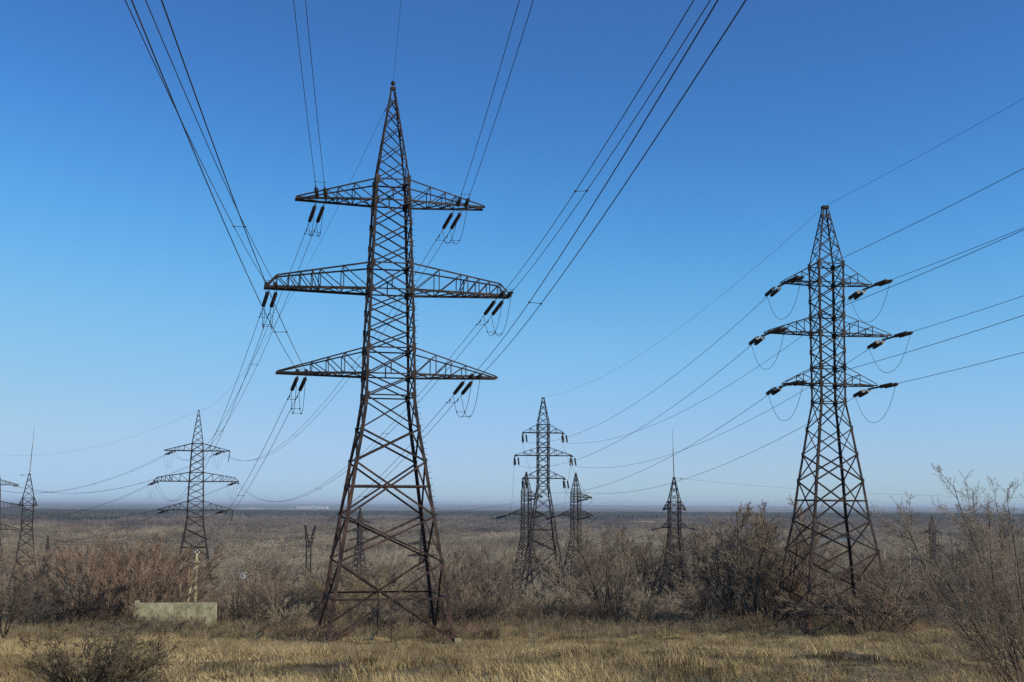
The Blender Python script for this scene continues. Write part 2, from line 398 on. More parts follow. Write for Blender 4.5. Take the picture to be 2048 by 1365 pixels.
def wire_obj(name, curves, r, label, cat, spacers=(), dampers=(), group=None, n=5):
    """curves: one or two polylines; spacers: parameters along them; one thing with its parts"""
    if len(curves) == 1:
        mb = MB(); mb.tube(curves[0], r, n)
        root = mb.build(name, M['wire']); tag(root, label, cat, group)
    else:
        root = empty(name, (0, 0, 0), 0, label, cat, group)
        for c in curves:
            mb = MB(); mb.tube(c, r, n); mb.build('conductor', M['wire'], root)
    def pt(c, dist):
        for p, q in zip(c[:-1], c[1:]):
            l = (q - p).length
            if dist <= l: return p.lerp(q, dist / l), (q - p).normalized()
            dist -= l
        return c[-1], (c[-1] - c[-2]).normalized()
    for dd in spacers:
        p, _ = pt(curves[0], dd); q, _ = pt(curves[-1], dd)
        mb = MB(); mb.tube([p, q], r * .8, 4); mb.tube([p - _ * .1, p + _ * .1], r * 2.6, 5); mb.tube([q - _ * .1, q + _ * .1], r * 2.6, 5)
        mb.build('spacer', M['wire'], root)
    for dd in dampers:
        for c in curves:
            p, t = pt(c, dd); z = Vector((0, 0, .13))
            mb = MB(); mb.tube([p, p - z], .02, 4); mb.tube([p - z - t * .25, p - z - t * .12], .05, 6); mb.tube([p - z + t * .12, p - z + t * .25], .05, 6)
            mb.tube([p - z - t * .25, p - z + t * .25], .012, 4)
            mb.build('vibration_damper', M['wire'], root)
    return root
def loop_pts(a, b, drop, n=18):
    """jumper loop: hangs as a deep U between two points"""
    a, b = Vector(a), Vector(b); out = []
    for i in range(n + 1):
        t = i / n; s = 2 * t - 1
        p = a.lerp(b, t); p.z -= drop * (1 - abs(s) ** 2.3); out.append(p)
    return out
def plane_hit(a, az, px, py):
    """point of the vertical plane through a with azimuth az that is seen at a pixel"""
    d = ray(px, py); n = Vector((math.cos(az), -math.sin(az), 0))
    t = n.dot(a) / n.dot(d); return d * t
def forward_curve(a, az, px, py, k, reach=260, n=60):
    """wire from a towards and past the viewer (azimuth az is the direction away from the viewer); parabola of curvature k through the sighted point"""
    h = plane_hit(a, az, px, py)
    u = Vector((-math.sin(az), -math.cos(az), 0)); s1 = (h - a).dot(u)
    m = (h.z - a.z) / s1 - k * s1
    out = []
    for i in range(n + 1):
        s = reach * i / n; p = a + u * s; p.z = a.z + m * s + k * s * s; out.append(p)
    return out, (u + Vector((0, 0, m))).normalized(), s1

SIDE = {-1: 'left', 1: 'right'}
# ---- main type (twin conductors)
MAIN_LEV = [(0, 4.87), (3.15, 4.36), (5.88, 3.97), (9.32, 3.41), (13.52, 2.75), (16.06, 2.30), (18.69, 1.96), (20.38, 1.95), (22.44, 1.90), (27.12, 1.74), (29.22, 1.66), (34.37, 1.44), (36.08, 1.36)]
MAIN_PAN = [0, 5.88, 9.32, 13.52, 16.06, 18.69, 20.38, 22.44, 23.95, 25.6, 27.12, 29.22, 30.85, 32.6, 34.37, 36.08, 37.7, 39.3, 40.8, 42.1, 43.2]
MAIN_RING = [3.15, 11.6, 18.69, 20.38, 22.44, 27.12, 29.22, 34.37, 36.08]
MAIN_ARMS = [dict(n='top', h=34.37, H=36.08, tip=7.6, posts=[3.05, 4.3, 5.2], tw=.5),
             dict(n='middle', h=27.12, H=29.22, tip=9.85, posts=[3.8, 5.6, 6.2, 7.15, 8.05, 8.95], tw=.5, end=(8.95, .95), cw=.2),
             dict(n='bottom', h=20.38, H=22.44, tip=8.75, posts=[3.6, 4.85, 6.1], tw=.45)]
mz = float(-10.2)
main = pylon('lattice_pylon', (-9.85, 103.5, mz), .2134, MAIN_LEV, MAIN_PAN, MAIN_RING, 44.0, MAIN_ARMS,
             'tallest rusty lattice pylon with three pairs of crossarms standing in the grass', lowh=13.6,
             posts=[(0, 3.15), (20.38, 21.3), (27.12, 28.1), (34.37, 35.2)], top_w=.17)
add_details(main, 1, 9, 34, .46)
# footings and earthing ball
for k in range(4):
    mb = MB(); x, y = SX[k][0] * 4.95, SX[k][1] * 4.95
    mb.prism(Vector((x, y, -1.2)), Vector((x, y, .28)), [Vector(q) for q in ((-.25, -.2, 0), (.25, -.2, 0), (.25, .2, 0), (-.25, .2, 0))], [Vector(q) for q in ((-.24, -.2, 0), (.24, -.2, 0), (.24, .2, 0), (-.24, .2, 0))])
    o_ = mb.build('footing', M['concrete'], main.root)
    if k != 1: o_.location.z = -.25
fc_ = bpy.data.curves.new('painted_number', 'FONT'); fc_.body = '13'; fc_.size = .42; fc_.extrude = .004; fc_.align_x = 'CENTER'
tmp_ = bpy.data.objects.new('painted_number', fc_); COL.objects.link(tmp_); bpy.context.view_layer.update()
nm_ = bpy.data.meshes.new_from_object(tmp_.evaluated_get(bpy.context.evaluated_depsgraph_get())); COL.objects.unlink(tmp_); bpy.data.objects.remove(tmp_)
nm_.materials.clear(); nm_.materials.append(M['cap']); no_ = put(bpy.data.objects.new('painted_number', nm_), main.root); no_.location = (4.95, -5.18, -.2); no_.rotation_euler = (math.pi / 2, 0, 0)
p3 = pylon('lattice_pylon', (-74.9, 312, -21.9), .2, MAIN_LEV, MAIN_PAN, MAIN_RING, 44.0, MAIN_ARMS,
           'lattice pylon of the tallest one\'s shape far down the slope, behind the reddish thicket', detail=1, steel='steel_far', lowh=0, top_w=.17, s=1.15)
p8 = pylon('lattice_pylon', (-162.6, 413, -28.8), .75, MAIN_LEV, MAIN_PAN, MAIN_RING, 44.0, MAIN_ARMS,
           'distant lattice pylon cut by the left edge of the view', detail=1, steel='steel_far', top_w=.17, s=1.2)
# ---- right type (single conductors)
RB = 9.6
R_LEV = [(0, 3.72), (1.15, 3.5), (2.96, 3.2), (5.95, 2.8), (8.3, 2.36), (11.45, 1.99), (13.6, 1.68), (15.67, 1.4), (17.8, 1.06), (19.25, 1.07), (20.67, 1.07), (23.4, 1.08), (24.87, 1.08), (27.57, 1.09), (29.1, 1.10)]
R_LEV = [(h + (.5 if h else 0), w) for h, w in R_LEV]
R_PAN = [0, 2.96, 5.95, 8.3, 11.45, 13.6, 15.67, 17.8, 19.25, 20.67, 22.0, 23.4, 24.87, 26.2, 27.57, 29.1, 30.4, 31.6, 32.7, 33.5]
R_PAN = [h + (.5 if h else 0) for h in R_PAN]
R_RING = [1.15, 9.9, 17.8, 19.25, 20.67, 23.4, 24.87, 27.57, 29.1]
R_RING = [h + .5 for h in R_RING]
R_ARMS = [dict(n='top', h=27.57, H=29.1, tip=(3.75, 3.75), posts=[2.4], tw=.45, cw=.13, beam=1.25),
          dict(n='middle', h=23.4, H=24.87, tip=(5.2, 5.35), posts=[2.3, 3.6], tw=.45, cw=.13, beam=1.25),
          dict(n='bottom', h=19.25, H=20.67, tip=(3.75, 4.0), posts=[2.4], tw=.45, cw=.13, beam=1.25)]
R_ARMS = [dict(a, h=a['h'] + .5, H=a['H'] + .5) for a in R_ARMS]
rt = pylon('lattice_pylon', (25.6, 105.74, -9.93), .15, R_LEV, R_PAN, R_RING, 34.5, R_ARMS,
           'dark lattice pylon with short crossarms and narrow body standing in brush on the right', lowh=6.5, posts=[], top_w=.2, s=.78, legs_w=(.25, .21, .13), tilt=.0075)
mb = MB(); mb.tube([(-3.43, -3.43, -.3), (-3.35, -3.35, 1.5)], .2, 8); mb.build('leg_sleeve', M['orange'], rt.root, 'bright orange rusty foot of the near leg')
R2_LEV = [(h + 6.2 if h > 0 else 0, w if h > 0 else 4.6) for h, w in R_LEV]
R2_LEV = [(0, 4.7), (3.4, 4.15)] + R2_LEV[1:]
R2_PAN = [0, 3.4, 7.0] + [h + 6.2 for h in R_PAN[2:]]
p2 = pylon('lattice_pylon', (5.8, 240, -21.1), .13, R2_LEV, R2_PAN, [2.0] + [h + 6.2 for h in R_RING[1:]], 40.7, [dict(a, h=a['h'] + 6.2, H=a['H'] + 6.2) for a in R_ARMS],
           'middle distance lattice pylon with three pairs of arms, wires leading to the dark right-hand pylon', detail=1, steel='steel_far', s=1.0, top_w=.2)

def strings_and_spans():
    yaw = .2134
    # main pylon: forward towards the viewer, back to p3
    fwd = {('top', -1): ((587, 611), None), ('top', 1): ((1067, 1039), None), ('middle', -1): ((250, 291), 0), ('middle', 1): ((1421, 1388), 0),
           ('bottom', -1): ((263, 323), 0), ('bottom', 1): ((1492, 1436), 0)}
    xat = {'top': (5.97, 5.3), 'middle': (9.55, 8.9), 'bottom': (7.05, 6.4)}
    sagm = {'top': 8.5, 'middle': 9.0, 'bottom': 9.5}
    for (n, sd), (pxs, _) in fwd.items():
        h, tip, cx, low = main.arms[(n, sd)]
        h3, tip3, cx3, low3 = p3.arms[(n, sd)]
        fc, bc = [], []; fend, bend = [], []
        for i, (x, px) in enumerate(zip(xat[n], pxs)):
            io = ('outer', 'inner')[i]
            a = main.mw @ (low(x, -1) + Vector((0, -.1, -.12)))
            az = math.atan2(739 - 1024, FPX)
            c, d, s1 = forward_curve(a, az, px, 0, .00055)
            e = insulator(a, d, 2.35, .165, .35, f'{io} insulator string reaching toward the viewer from the {SIDE[sd]} {n} arm of the tallest pylon', 'insulator strings of the tallest pylon')
            fend.append(e)
            u = Vector((-math.sin(az), -math.cos(az), 0)); s0 = (e - a).dot(u)
            # continue the same parabola from the string end
            pts = [e] + [p for k, p in enumerate(c) if (p - a).dot(u) > s0 + 1]
            fc.append(pts)
            a2 = main.mw @ (low(x, 1) + Vector((0, .1, -.12)))
            b2 = p3.mw @ (low3(x, -1) + Vector((0, -.1, -.12)))
            d2 = dirs(a2, b2, sagm[n]); d2 = (d2 + Vector((0, 0, -.02))).normalized()
            e2 = insulator(a2, d2, 2.75, .165, .6, f'{io} insulator string hanging back from the {SIDE[sd]} {n} arm of the tallest pylon', 'insulator strings of the tallest pylon')
            bend.append(e2)
            d3 = dirs(b2, a2, sagm[n])
            e3 = insulator(b2, d3, 2.9, .17, .7, f'{io} near-side insulator string on the {SIDE[sd]} {n} arm of the thicket pylon', 'insulator strings of the pylon behind the thicket', nd=10, seg=6)
            bc.append(sag_pts(e2, e3, sagm[n]))
        wire_obj('twin_conductor', fc, .02, f'twin wires running overhead from the {SIDE[sd]} {n} arm of the tallest pylon', 'power line', spacers=(1.6, 30 + 6 * sd + (14 if n == 'top' else 0)), dampers=(.9,))
        wire_obj('twin_conductor', bc, .022, f'twin wires sagging from the {SIDE[sd]} {n} arm of the tallest pylon into the distance', 'power line', spacers=(2.2, 42, 90, 140), dampers=(1.1,))
        wire_obj('jumper_loop', [loop_pts(bend[i], fend[i], 2.5 if n != 'top' else 2.2) for i in (0, 1)], .02,
                 f'twin looped jumper wires under the {SIDE[sd]} {n} arm of the tallest pylon', 'jumper wire', spacers=(2.3, 5.0))
    for n, lb in (('top', 'upper'), ('bottom', 'lower')):
        h, tip, cx, low = p3.arms[(n, 1)]; e = insulator(p3.mw @ Vector((tip, 0, h)), (-.12, 0, -1), 2.4, .14, .2, f'{lb} vertical insulator hanging from the right arm tip of the thicket pylon', 'hanging insulators of the thicket pylon', nd=10, seg=6)
    # p3 to p8
    for n in ('top', 'middle', 'bottom'):
        for sd in (-1, 1):
            h, tip, cx, low3 = p3.arms[(n, sd)]; low8 = p8.arms[(n, sd)][3]; cs = []; es = []
            for i, x in enumerate(xat[n]):
                io = ('outer', 'inner')[i]
                a = p3.mw @ (low3(x, 1) + Vector((0, .1, -.12))); b = p8.mw @ (low8(x, -1) + Vector((0, -.1, -.12)))
                d = dirs(a, b, 5.0)
                e = insulator(a, d, 2.9, .17, .7, f'{io} far-side insulator string on the {SIDE[sd]} {n} arm of the thicket pylon', 'insulator strings of the pylon behind the thicket', nd=10, seg=6)
                db = dirs(b, a, 5.0)
                eb = insulator(b, db, 2.9, .17, .7, f'{io} insulator string on the {SIDE[sd]} {n} arm of the pylon at the left edge', 'insulator strings of the pylon at the left edge', nd=10, seg=6)
                cs.append(sag_pts(e, eb, 5.0, 30)); es.append(e)
            wire_obj('twin_conductor', cs, .026, f'twin wires from the {SIDE[sd]} {n} arm of the thicket pylon to the left edge pylon', 'power line', spacers=(40, 90))
            near = [p3.mw @ (low3(x, -1) + Vector((0, -3.6, -.9))) for x in xat[n]]
            wire_obj('jumper_loop', [loop_pts(es[i], near[i], 3.2) for i in (0, 1)], .02, f'faint twin jumper loop under the {SIDE[sd]} {n} arm of the thicket pylon', 'jumper wire')
    # earth wires
    top = main.mw @ Vector((0, 0, 44.15)); top3 = p3.mw @ Vector((0, 0, 44.05)); top8 = p8.mw @ Vector((0, 0, 44.05))
    mb = MB(); c0 = main.mw @ Vector((0, 0, 44.45))
    mb.tube([c0 + Vector((0, 0, q)) for q in (-.2, -.16, -.08, 0, .08, .16, .2)], [.04, .12, .18, .2, .18, .12, .04], 10); mb.tube([c0 - Vector((0, 0, .4)), c0 - Vector((0, 0, .15))], .04, 6)
    tag(mb.build('top_insulator', M['glass']), 'small round insulator on the very tip of the tallest pylon', 'insulator')
    c, d, _ = forward_curve(c0, math.atan2(739 - 1024, FPX), 802, 0, .0004)
    wire_obj('earth_wire', [c], .012, 'thin single wire rising overhead from the tip of the tallest pylon', 'power line', dampers=(1.0,))
    wire_obj('earth_wire', [sag_pts(main.mw @ Vector((-.3, .2, 42.9)), top3, 6)], .014, 'thin wire from the tip of the tallest pylon down to the thicket pylon', 'power line', dampers=(1.2,))
    wire_obj('earth_wire', [sag_pts(top3, top8, 4)], .016, 'thin wire from the tip of the thicket pylon to the left edge', 'power line')
    # ---- right pylon
    px = {('top', -1): (2048, 337), ('top', 1): (2048, 456), ('middle', -1): (2048, 460), ('middle', 1): (2048, 592), ('bottom', -1): (2048, 631), ('bottom', 1): (2048, 705)}
    azr = R(-11.3)
    for (n, sd), q in px.items():
        h, tip, cx, low = rt.arms[(n, sd)]; a0 = rt.mw @ Vector((sd * (tip - .05), -1.2, h - .2)); b0 = rt.mw @ Vector((sd * (tip - .05), 1.2, h - .2))
        h2, tip2, cx2, low2 = p2.arms[(n, sd)]; c0 = p2.mw @ Vector((sd * (tip2 - .05), -1.2, h2 - .2)); g0 = p2.mw @ Vector((sd * (tip2 - .05), 1.2, h2 - .2))
        c, d, s1 = forward_curve(a0, azr, q[0], q[1], .0006, reach=200)
        d2 = dirs(b0, c0, 3.5); d3 = dirs(c0, b0, 3.5)
        ends = []
        side = rt.mw.to_3x3() @ Vector((1, 0, 0))
        for o, nm in ((-.2, 'inner' if sd > 0 else 'outer'), (.2, 'outer' if sd > 0 else 'inner')):
            e1 = insulator(a0 + side * o, d, 2.0, .15, .35, f'{nm} insulator string reaching rightward from the {SIDE[sd]} {n} arm of the short-armed pylon', 'insulator strings of the short armed pylon', nd=14)
            e2 = insulator(b0 + side * o * 1.2, d2, 1.75, .16, .55, f'{nm} insulator string hanging back on the {SIDE[sd]} {n} arm of the short-armed pylon', 'insulator strings of the short armed pylon', cap=True, nd=13)
            ends.append((e1, e2))
            insulator(c0 + side * o * 1.6, (d3 + Vector((0, 0, -1.1))).normalized(), 1.7, .17, .35, f'{nm} insulator string under the {SIDE[sd]} {n} arm of the middle distance pylon', 'insulator strings of the middle distance pylon', nd=8, seg=6)
        e1 = (ends[0][0] + ends[1][0]) / 2; e2 = (ends[0][1] + ends[1][1]) / 2
        u = Vector((-math.sin(azr), -math.cos(azr), 0))
        pts = [e1] + [p for p in c if (p - a0).dot(u) > (e1 - a0).dot(u) + 1]
        wire_obj('conductor_wire', [pts], .02, f'single wire running off to the right from the {SIDE[sd]} {n} arm of the short-armed pylon', 'power line')
        e3 = c0 + (d3 + Vector((0, 0, -1.1))).normalized() * 2.3
        wire_obj('conductor_wire', [sag_pts(e2, e3, 3.5)], .02, f'single wire sagging from the {SIDE[sd]} {n} arm of the short-armed pylon downhill', 'power line')
        wire_obj('jumper_loop', [loop_pts(e2, e1, 2.6)], .018, f'single hanging jumper loop under the {SIDE[sd]} {n} arm of the short-armed pylon', 'jumper wire')
    at_ = rt.mw @ Vector((0, 0, 34.6)); c, d, _ = forward_curve(at_, azr, 2048, 197, .0004, reach=200)
    wire_obj('earth_wire', [c], .012, 'thin single wire rising right from the tip of the short-armed pylon', 'power line')
    wire_obj('earth_wire', [sag_pts(at_, p2.mw @ Vector((0, 0, 40.8)), 3)], .012, 'thin wire from the tip of the short-armed pylon to the middle distance pylon', 'power line')
strings_and_spans()

# ---- distant pylons ----
D_LEV = [(0, 3.6), (7, 2.35), (13.5, 1.15), (25.3, 1.1)]
D_PAN = [0, 4, 7.3, 9.8, 11.8, 13.5, 15, 16.5, 18, 19.5, 21, 22.5, 24, 25.3, 26.6, 27.9, 29.2]
D_ARMS = [dict(n='top', h=24.1, H=25.3, tip=4.4, posts=[2.7], tw=.4, cw=.17, bs=1.4, sides=(1,), beam=.8), dict(n='middle', h=19.4, H=21, tip=4.9, posts=[2.4, 3.5], tw=.4, cw=.17, bs=1.4, beam=.8)]
def far_pylon(px, base, top, Y, lev, pan, ring, H, arms, yaw, label, s=1.3, steel='steel_far', name='lattice_pylon', group=None, lw=(.24, .2, .14)):
    """scaled so that base and tip are seen at the given rows"""
    b, t = at(px, base, Y), at(px, top, Y); k = (t.z - b.z) / H
    T = pylon(name, (b.x, Y, b.z), yaw, [(h * k, w * k) for h, w in lev], [h * k for h in pan], [h * k for h in ring], H * k,
              [dict(a, h=a['h'] * k, H=a['H'] * k, tip=a['tip'] * k, posts=[q * k for q in a['posts']], tw=a['tw'] * k) for a in arms], label, group, s=s, detail=1, steel=steel, legs_w=lw)
    T.k = k; return T
p4 = far_pylon(1052, 1180, 945, 343, D_LEV, D_PAN, [7.3, 13.5, 19.4, 21, 24.1, 25.3], 30.4, D_ARMS, .38, 'small far lattice pylon half hidden behind the middle distance pylon')
p5 = far_pylon(1152, 1182, 947, 343, D_LEV, D_PAN, [7.3, 13.5, 19.4, 21, 24.1, 25.3], 30.4, D_ARMS, .38, 'small far lattice pylon standing clear just right of the middle distance pylon')
def dist_spans():
    for T, sd2, who in ((p4, -1, 'half-hidden small far pylon'), (p5, 1, 'clear-standing small far pylon')):
        for n2, sd3, nm in (('top', 1, 'top'), ('middle', -1, 'left'), ('middle', 1, 'right')):
            h, tip, cx, low = T.arms[(n2, sd3)]
            a = T.mw @ Vector((sd3 * (tip - .05), -.8, h - .2)); b = T.mw @ Vector((sd3 * (tip - .05), .8, h - .2))
            dn = {('top', 1): 'top', ('middle', -1): 'middle', ('middle', 1): 'bottom'}[(n2, sd3)]
            h2, tip2 = p2.arms[(dn, sd2)][:2]; g = p2.mw @ Vector((sd2 * (tip2 - .05), 1.2, h2 - .2))
            gd = (dirs(g, a, 1.0) + Vector((0, 0, -.9))).normalized()
            ge = insulator(g, gd, 1.7, .17, .35, f'back insulator string under the {SIDE[sd2]} {dn} arm of the middle distance pylon', 'insulator strings of the middle distance pylon', nd=8, seg=6)
            wire_obj('conductor_wire', [sag_pts(ge, a + Vector((0, 0, -.5)), 1.5, 20)], .02, f'faint wire dropping behind from the {SIDE[sd2]} {dn} arm of the middle distance pylon', 'power line')
            d = Vector((-.85, .5, -.22)).normalized()
            e = insulator(b, d, 3.2, .3, .4, f'thick dark {nm} insulator string of the {who}', 'insulator strings of the two small far pylons', nd=8, seg=6)
            wire_obj('conductor_wire', [sag_pts(e, e + Vector((-220, 130, -14)), 6, 20)], .025, f'faint wire leaving the {nm} string of the {who} leftwards', 'power line')
            wire_obj('jumper_loop', [loop_pts(e, a + Vector((0, -.3, -.6)), 1.2)], .03, f'small jumper under the {nm} arm of the {who}', 'jumper wire')
dist_spans()
# pylons carrying a lightning rod
L_LEV = [(0, 3.3), (9.0, 1.65), (14.5, 1.0), (19.9, 1.0)]
L_PAN = [0, 3.6, 6.6, 9.0, 11.3, 13.0, 14.5, 15.9, 17.3, 18.6, 19.9, 21.2, 22.4, 23.4]
L_ARMS = [dict(n='top', h=18.6, H=19.9, tip=1.9, posts=[1.4], tw=.3, cw=.2, beam=1.0), dict(n='bottom', h=15.4, H=16.6, tip=2.3, posts=[1.6], tw=.3, cw=.14, bs=1.0)]
p6 = far_pylon(1351, 1236, 956, 223, L_LEV, L_PAN, [3.6, 9.0, 14.5, 15.9, 18.6, 19.9], 24.0, L_ARMS, .12, 'splay-legged lattice tower with a tall lightning rod standing in the thicket', s=1.0)
p7 = far_pylon(45, 1229, 949, 223, L_LEV, L_PAN, [3.6, 9.0, 14.5, 15.9, 18.6, 19.9], 24.0, [dict(L_ARMS[0], tip=1.5, posts=[1.25], beam=None)], .36, 'lattice tower with a tall lightning rod at the far left of the view', s=1.0)
for T, dx, armdir in ((p6, -.2, 1), (p7, .42, -1)):
    k = T.k; mb = MB()
    mb.tube([(0, 0, 23.9 * k), (dx * .6, 0, 23.9 * k + 5.2)], [.085, .06], 6); mb.tube([(dx * .6, 0, 23.9 * k + 5.2), (dx, 0, 23.9 * k + 8.4)], [.04, .02], 5)
    mb.build('lightning_rod', M['steel_grey'], T.root)
    mb = MB(); mb.tube([(0, 0, 23.9 * k), (armdir * 1.4, -.1, 23.9 * k - .1)], .03, 5); mb.tube([(armdir * 1.0, -.1, 23.85 * k), (armdir * 1.4, -.1, 23.85 * k)], .09, 6)
    mb.build('side_bracket', M['steel_grey'], T.root)
a = p6.mw @ Vector((1.4, -.1, 23.8 * p6.k))
wire_obj('earth_wire', [sag_pts(a, Vector((190, 235, 9.5)), 5, 30)], .012, 'hair-thin wire leading right from the lightning rod tower near the thicket', 'power line')
for j, (sd, nm) in enumerate(((-1, 'left'), (1, 'right'))):
    a = p6.mw @ Vector((sd * 2.3, 0, 15.3 * p6.k))
    e = insulator(a, (sd * 1.0, -.2, -.16), 1.6, .15, .2, f'pale sloping {nm} insulator string of the lightning rod tower in the thicket', 'insulator strings of the lightning rod tower', nd=8, seg=6)
a = p6.mw @ Vector((-4.0, -.3, 15.05 * p6.k)); wire_obj('conductor_wire', [sag_pts(a, Vector((-40, 330, -16)), 3, 24)], .022, 'pale low wire leading left from the lightning rod tower in the thicket', 'power line')
# towers far out in the valley
F_ARMS = [dict(a, tip=(a['tip'][0] + a['tip'][1]) / 2) for a in R_ARMS]
far_pylon(718, 1165, 1017, 470, R_LEV, R_PAN, R_RING, 34.5, [dict(a, tip=a['tip'] * 1.35) for a in F_ARMS], .7, 'distant pylon seen through the left legs of the tallest pylon', s=1.9)
far_pylon(844, 1175, 1040, 450, D_LEV, D_PAN, [7.3, 13.5, 19.4, 21, 24.1, 25.3], 30.4, [dict(D_ARMS[1], tip=6.6), dict(D_ARMS[1], n='low', h=14.2, H=15.4, tip=6.6)], .2, 'distant pylon seen beside the right legs of the tallest pylon', s=1.7)
far_pylon(423, 1150, 1022, 640, R_LEV, R_PAN, R_RING, 34.5, [dict(F_ARMS[0], tip=6.5, sides=(1,)), dict(F_ARMS[1], tip=6.5, sides=(1,)), dict(F_ARMS[2], tip=6.5, sides=(1,))], .3, 'faint grey pylon seen behind the thicket pylon', s=2.2, steel='steel_grey')
far_pylon(1868, 1165, 1031, 470, D_LEV, D_PAN, [7.3, 13.5, 19.4, 21, 24.1, 25.3], 30.4, [dict(D_ARMS[0], h=22.5, H=24, tip=4.6, sides=(-1, 1)), dict(D_ARMS[1], h=16, H=17.2, tip=5.4)], .25, 'distant pylon standing behind bare branches right of the short-armed pylon', s=1.7)
far_pylon(2011, 1165, 1040, 470, D_LEV, D_PAN, [7.3, 13.5, 19.4, 21, 24.1, 25.3], 30.4, [dict(D_ARMS[1], tip=5.2)], .25, 'distant pylon almost hidden behind the near bare tree', s=1.7)
far_pylon(91, 1180, 1072, 330, [(0, 1.3), (24, .7)], [0, 3, 6, 9, 12, 15, 18, 21, 24], [24], 30, [dict(n='a', h=18, H=19, tip=2.8, posts=[1.8], tw=.3, bs=1.5), dict(n='b', h=12, H=13, tip=2.8, posts=[1.8], tw=.3, bs=1.5)], .4, 'thin dark pylon in the thicket right of the left lightning rod tower', s=1.6)
# V-headed tower
b = at(614.4, 1222, 262); V_ = empty('lattice_tower', (b.x, b.y, b.z), .1, 'forked dark tower with two raised prongs standing in the valley brush', 'pylon')
kk = 262 / FPX
def vcol(x0, z0, w0, x1, z1, w1, name, par, n=7):
    mb = MB()
    for sx, sy in SX:
        mb.box((x0 + sx * w0, sy * w0, z0), (x1 + sx * w1, sy * w1, z1), .2, .2)
    for i in range(n):
        t0, t1 = i / n, (i + 1) / n
        for (ax, ay), (bx, by) in (((-1, -1), (1, -1)), ((1, -1), (1, 1)), ((1, 1), (-1, 1)), ((-1, 1), (-1, -1))):
            f = lambda t, qx, qy: (x0 + (x1 - x0) * t + qx * (w0 + (w1 - w0) * t), qy * (w0 + (w1 - w0) * t), z0 + (z1 - z0) * t)
            mb.box(f(t0, ax, ay), f(t1, bx, by), .1, .1)
    mb.build(name, M['steel_far'], par)
vcol(0, 0, .55, 0, 12.3, .42, 'tower_body', V_, 10); vcol(-.15, 12.3, .3, -.78, 16.7, .1, 'prong', V_, 6); vcol(.15, 12.3, .3, 1.2, 16.6, .1, 'prong', V_, 6)
mb = MB(); mb.box((-1.4, 0, 14.2), (1.5, 0, 14.1), .1, .1); mb.build('crossbar', M['steel_far'], V_)
mb = MB(); mb.tube([(-1.35, 0, 14.15), (-1.85, 0, 13.95)], .13, 7); mb.build('bar_insulator', M['glass'], V_)

# ------------------------------------------------------------------ concrete wall, poles, buildings
c = at(355, 1225, 116); wz = at(355, 1206, 116).z - 2.36
wall = empty('concrete_wall', (c.x, 116, wz), R(4), 'weathered pale concrete slab wall half sunk in the weeds', 'wall')
for x0, x1, dz, dy in ((-3.3, -.3, 0, 0), (-.26, 3.35, .02, .05)):
    mb = MB(); t = .16
    for z0, z1, q in ((-.4, 1.1, 0), (1.115, 2.36 + dz, .012)):
        mb.box((x0, dy + q, (z0 + z1) / 2), (x1, dy + q, (z0 + z1) / 2), t, z1 - z0)
    mb.build('wall_panel', M['concrete'], wall)
mb = MB(); mb.box((-3.5, 0, -.4), (-3.5, 0, 2.55), .32, .32); mb.build('wall_post', M['concrete'], wall)
def pole(px, top, Y, w, label, strut=False, ins=True, mat_='concrete'):
    t = at(px, top, Y); z = float(gz(t.x, Y)); H = t.z - z
    o = empty('utility_pole', (t.x, Y, z), .3, label, 'pole')
    mb = MB(); q = lambda r: [Vector((-r, -r, 0)), Vector((r, -r, 0)), Vector((r, r, 0)), Vector((-r, r, 0))]
    mb.prism(Vector((0, 0, -.3)), Vector((0, 0, H)), q(w), q(w * .7)); mb.build('pole_shaft', M[mat_], o)
    if strut:
        mb = MB(); mb.box((-.1, 0, H * .88), (-1.0, .2, 0), .17, .17); mb.build('strut', M[mat_], o)
    if ins:
        for x, z_ in ((-.18, .12), (.18, .12), (0, .34), (-.25, -.8), (.2, -.8)):
            mb = MB(); mb.tube([(x, 0, H + z_ - .14), (x, 0, H + z_ - .1), (x, 0, H + z_), (x, 0, H + z_ + .07)], [.03, .07, .06, .03], 8); mb.build('pin_insulator', M['cap'], o)
        mb = MB(); mb.box((-.42, -.14, H - .95), (.42, -.14, H - .95), .08, .08); mb.build('pole_crossbar', M['steel'], o)
pole(394, 1107, 128, .15, 'pale concrete pole with a leaning strut and white insulators above the reddish thicket', True)
pole(1819, 1097, 240, .13, 'pale slim concrete post in brush left of the near bare tree', False, False)
pole(1769, 1097, 260, .09, 'slim faint post just right of the short-armed pylon\'s legs', False, False)
pole(1920, 1096, 260, .08, 'thin dark post seen behind the near bare tree', False, False, 'steel_far')
def building(px0, px1, top, base, Y, depth, label, name='apartment_block', wins=0, group=None):
    a, b, t = at(px0, base, Y), at(px1, base, Y), at(px0, top, Y)
    o = empty(name, ((a.x + b.x) / 2, Y, a.z - 1), 0, label, 'building', group)
    w, H = (b.x - a.x), t.z - a.z + 1
    mb = MB(); mb.box((-w / 2, depth / 2, H / 2), (w / 2, depth / 2, H / 2), depth, H); mb.build('wall', M['white'], o)
    mb = MB(); mb.box((-w / 2 - H * .03, depth / 2, H * 1.03), (w / 2 + H * .03, depth / 2, H * 1.03), depth * 1.04, H * .06); mb.build('roof', M['roof'], o)
    for i in range(wins):
        for r_ in range(4):
            x = -w / 2 + w * (i + .5) / wins; mb = MB(); mb.box((x - w / wins * .22, -.15, H * (.16 + r_ * .22)), (x + w / wins * .22, -.15, H * (.16 + r_ * .22)), .5, H * .08); mb.build('window', M['roof'], o)
building(593, 625, 1012.5, 1018.5, 10300, 40, 'long white block on the horizon, first of the bright pair', wins=8)
building(628, 655, 1013, 1018.5, 10300, 40, 'slightly shorter white block on the horizon, second of the bright pair', wins=7)
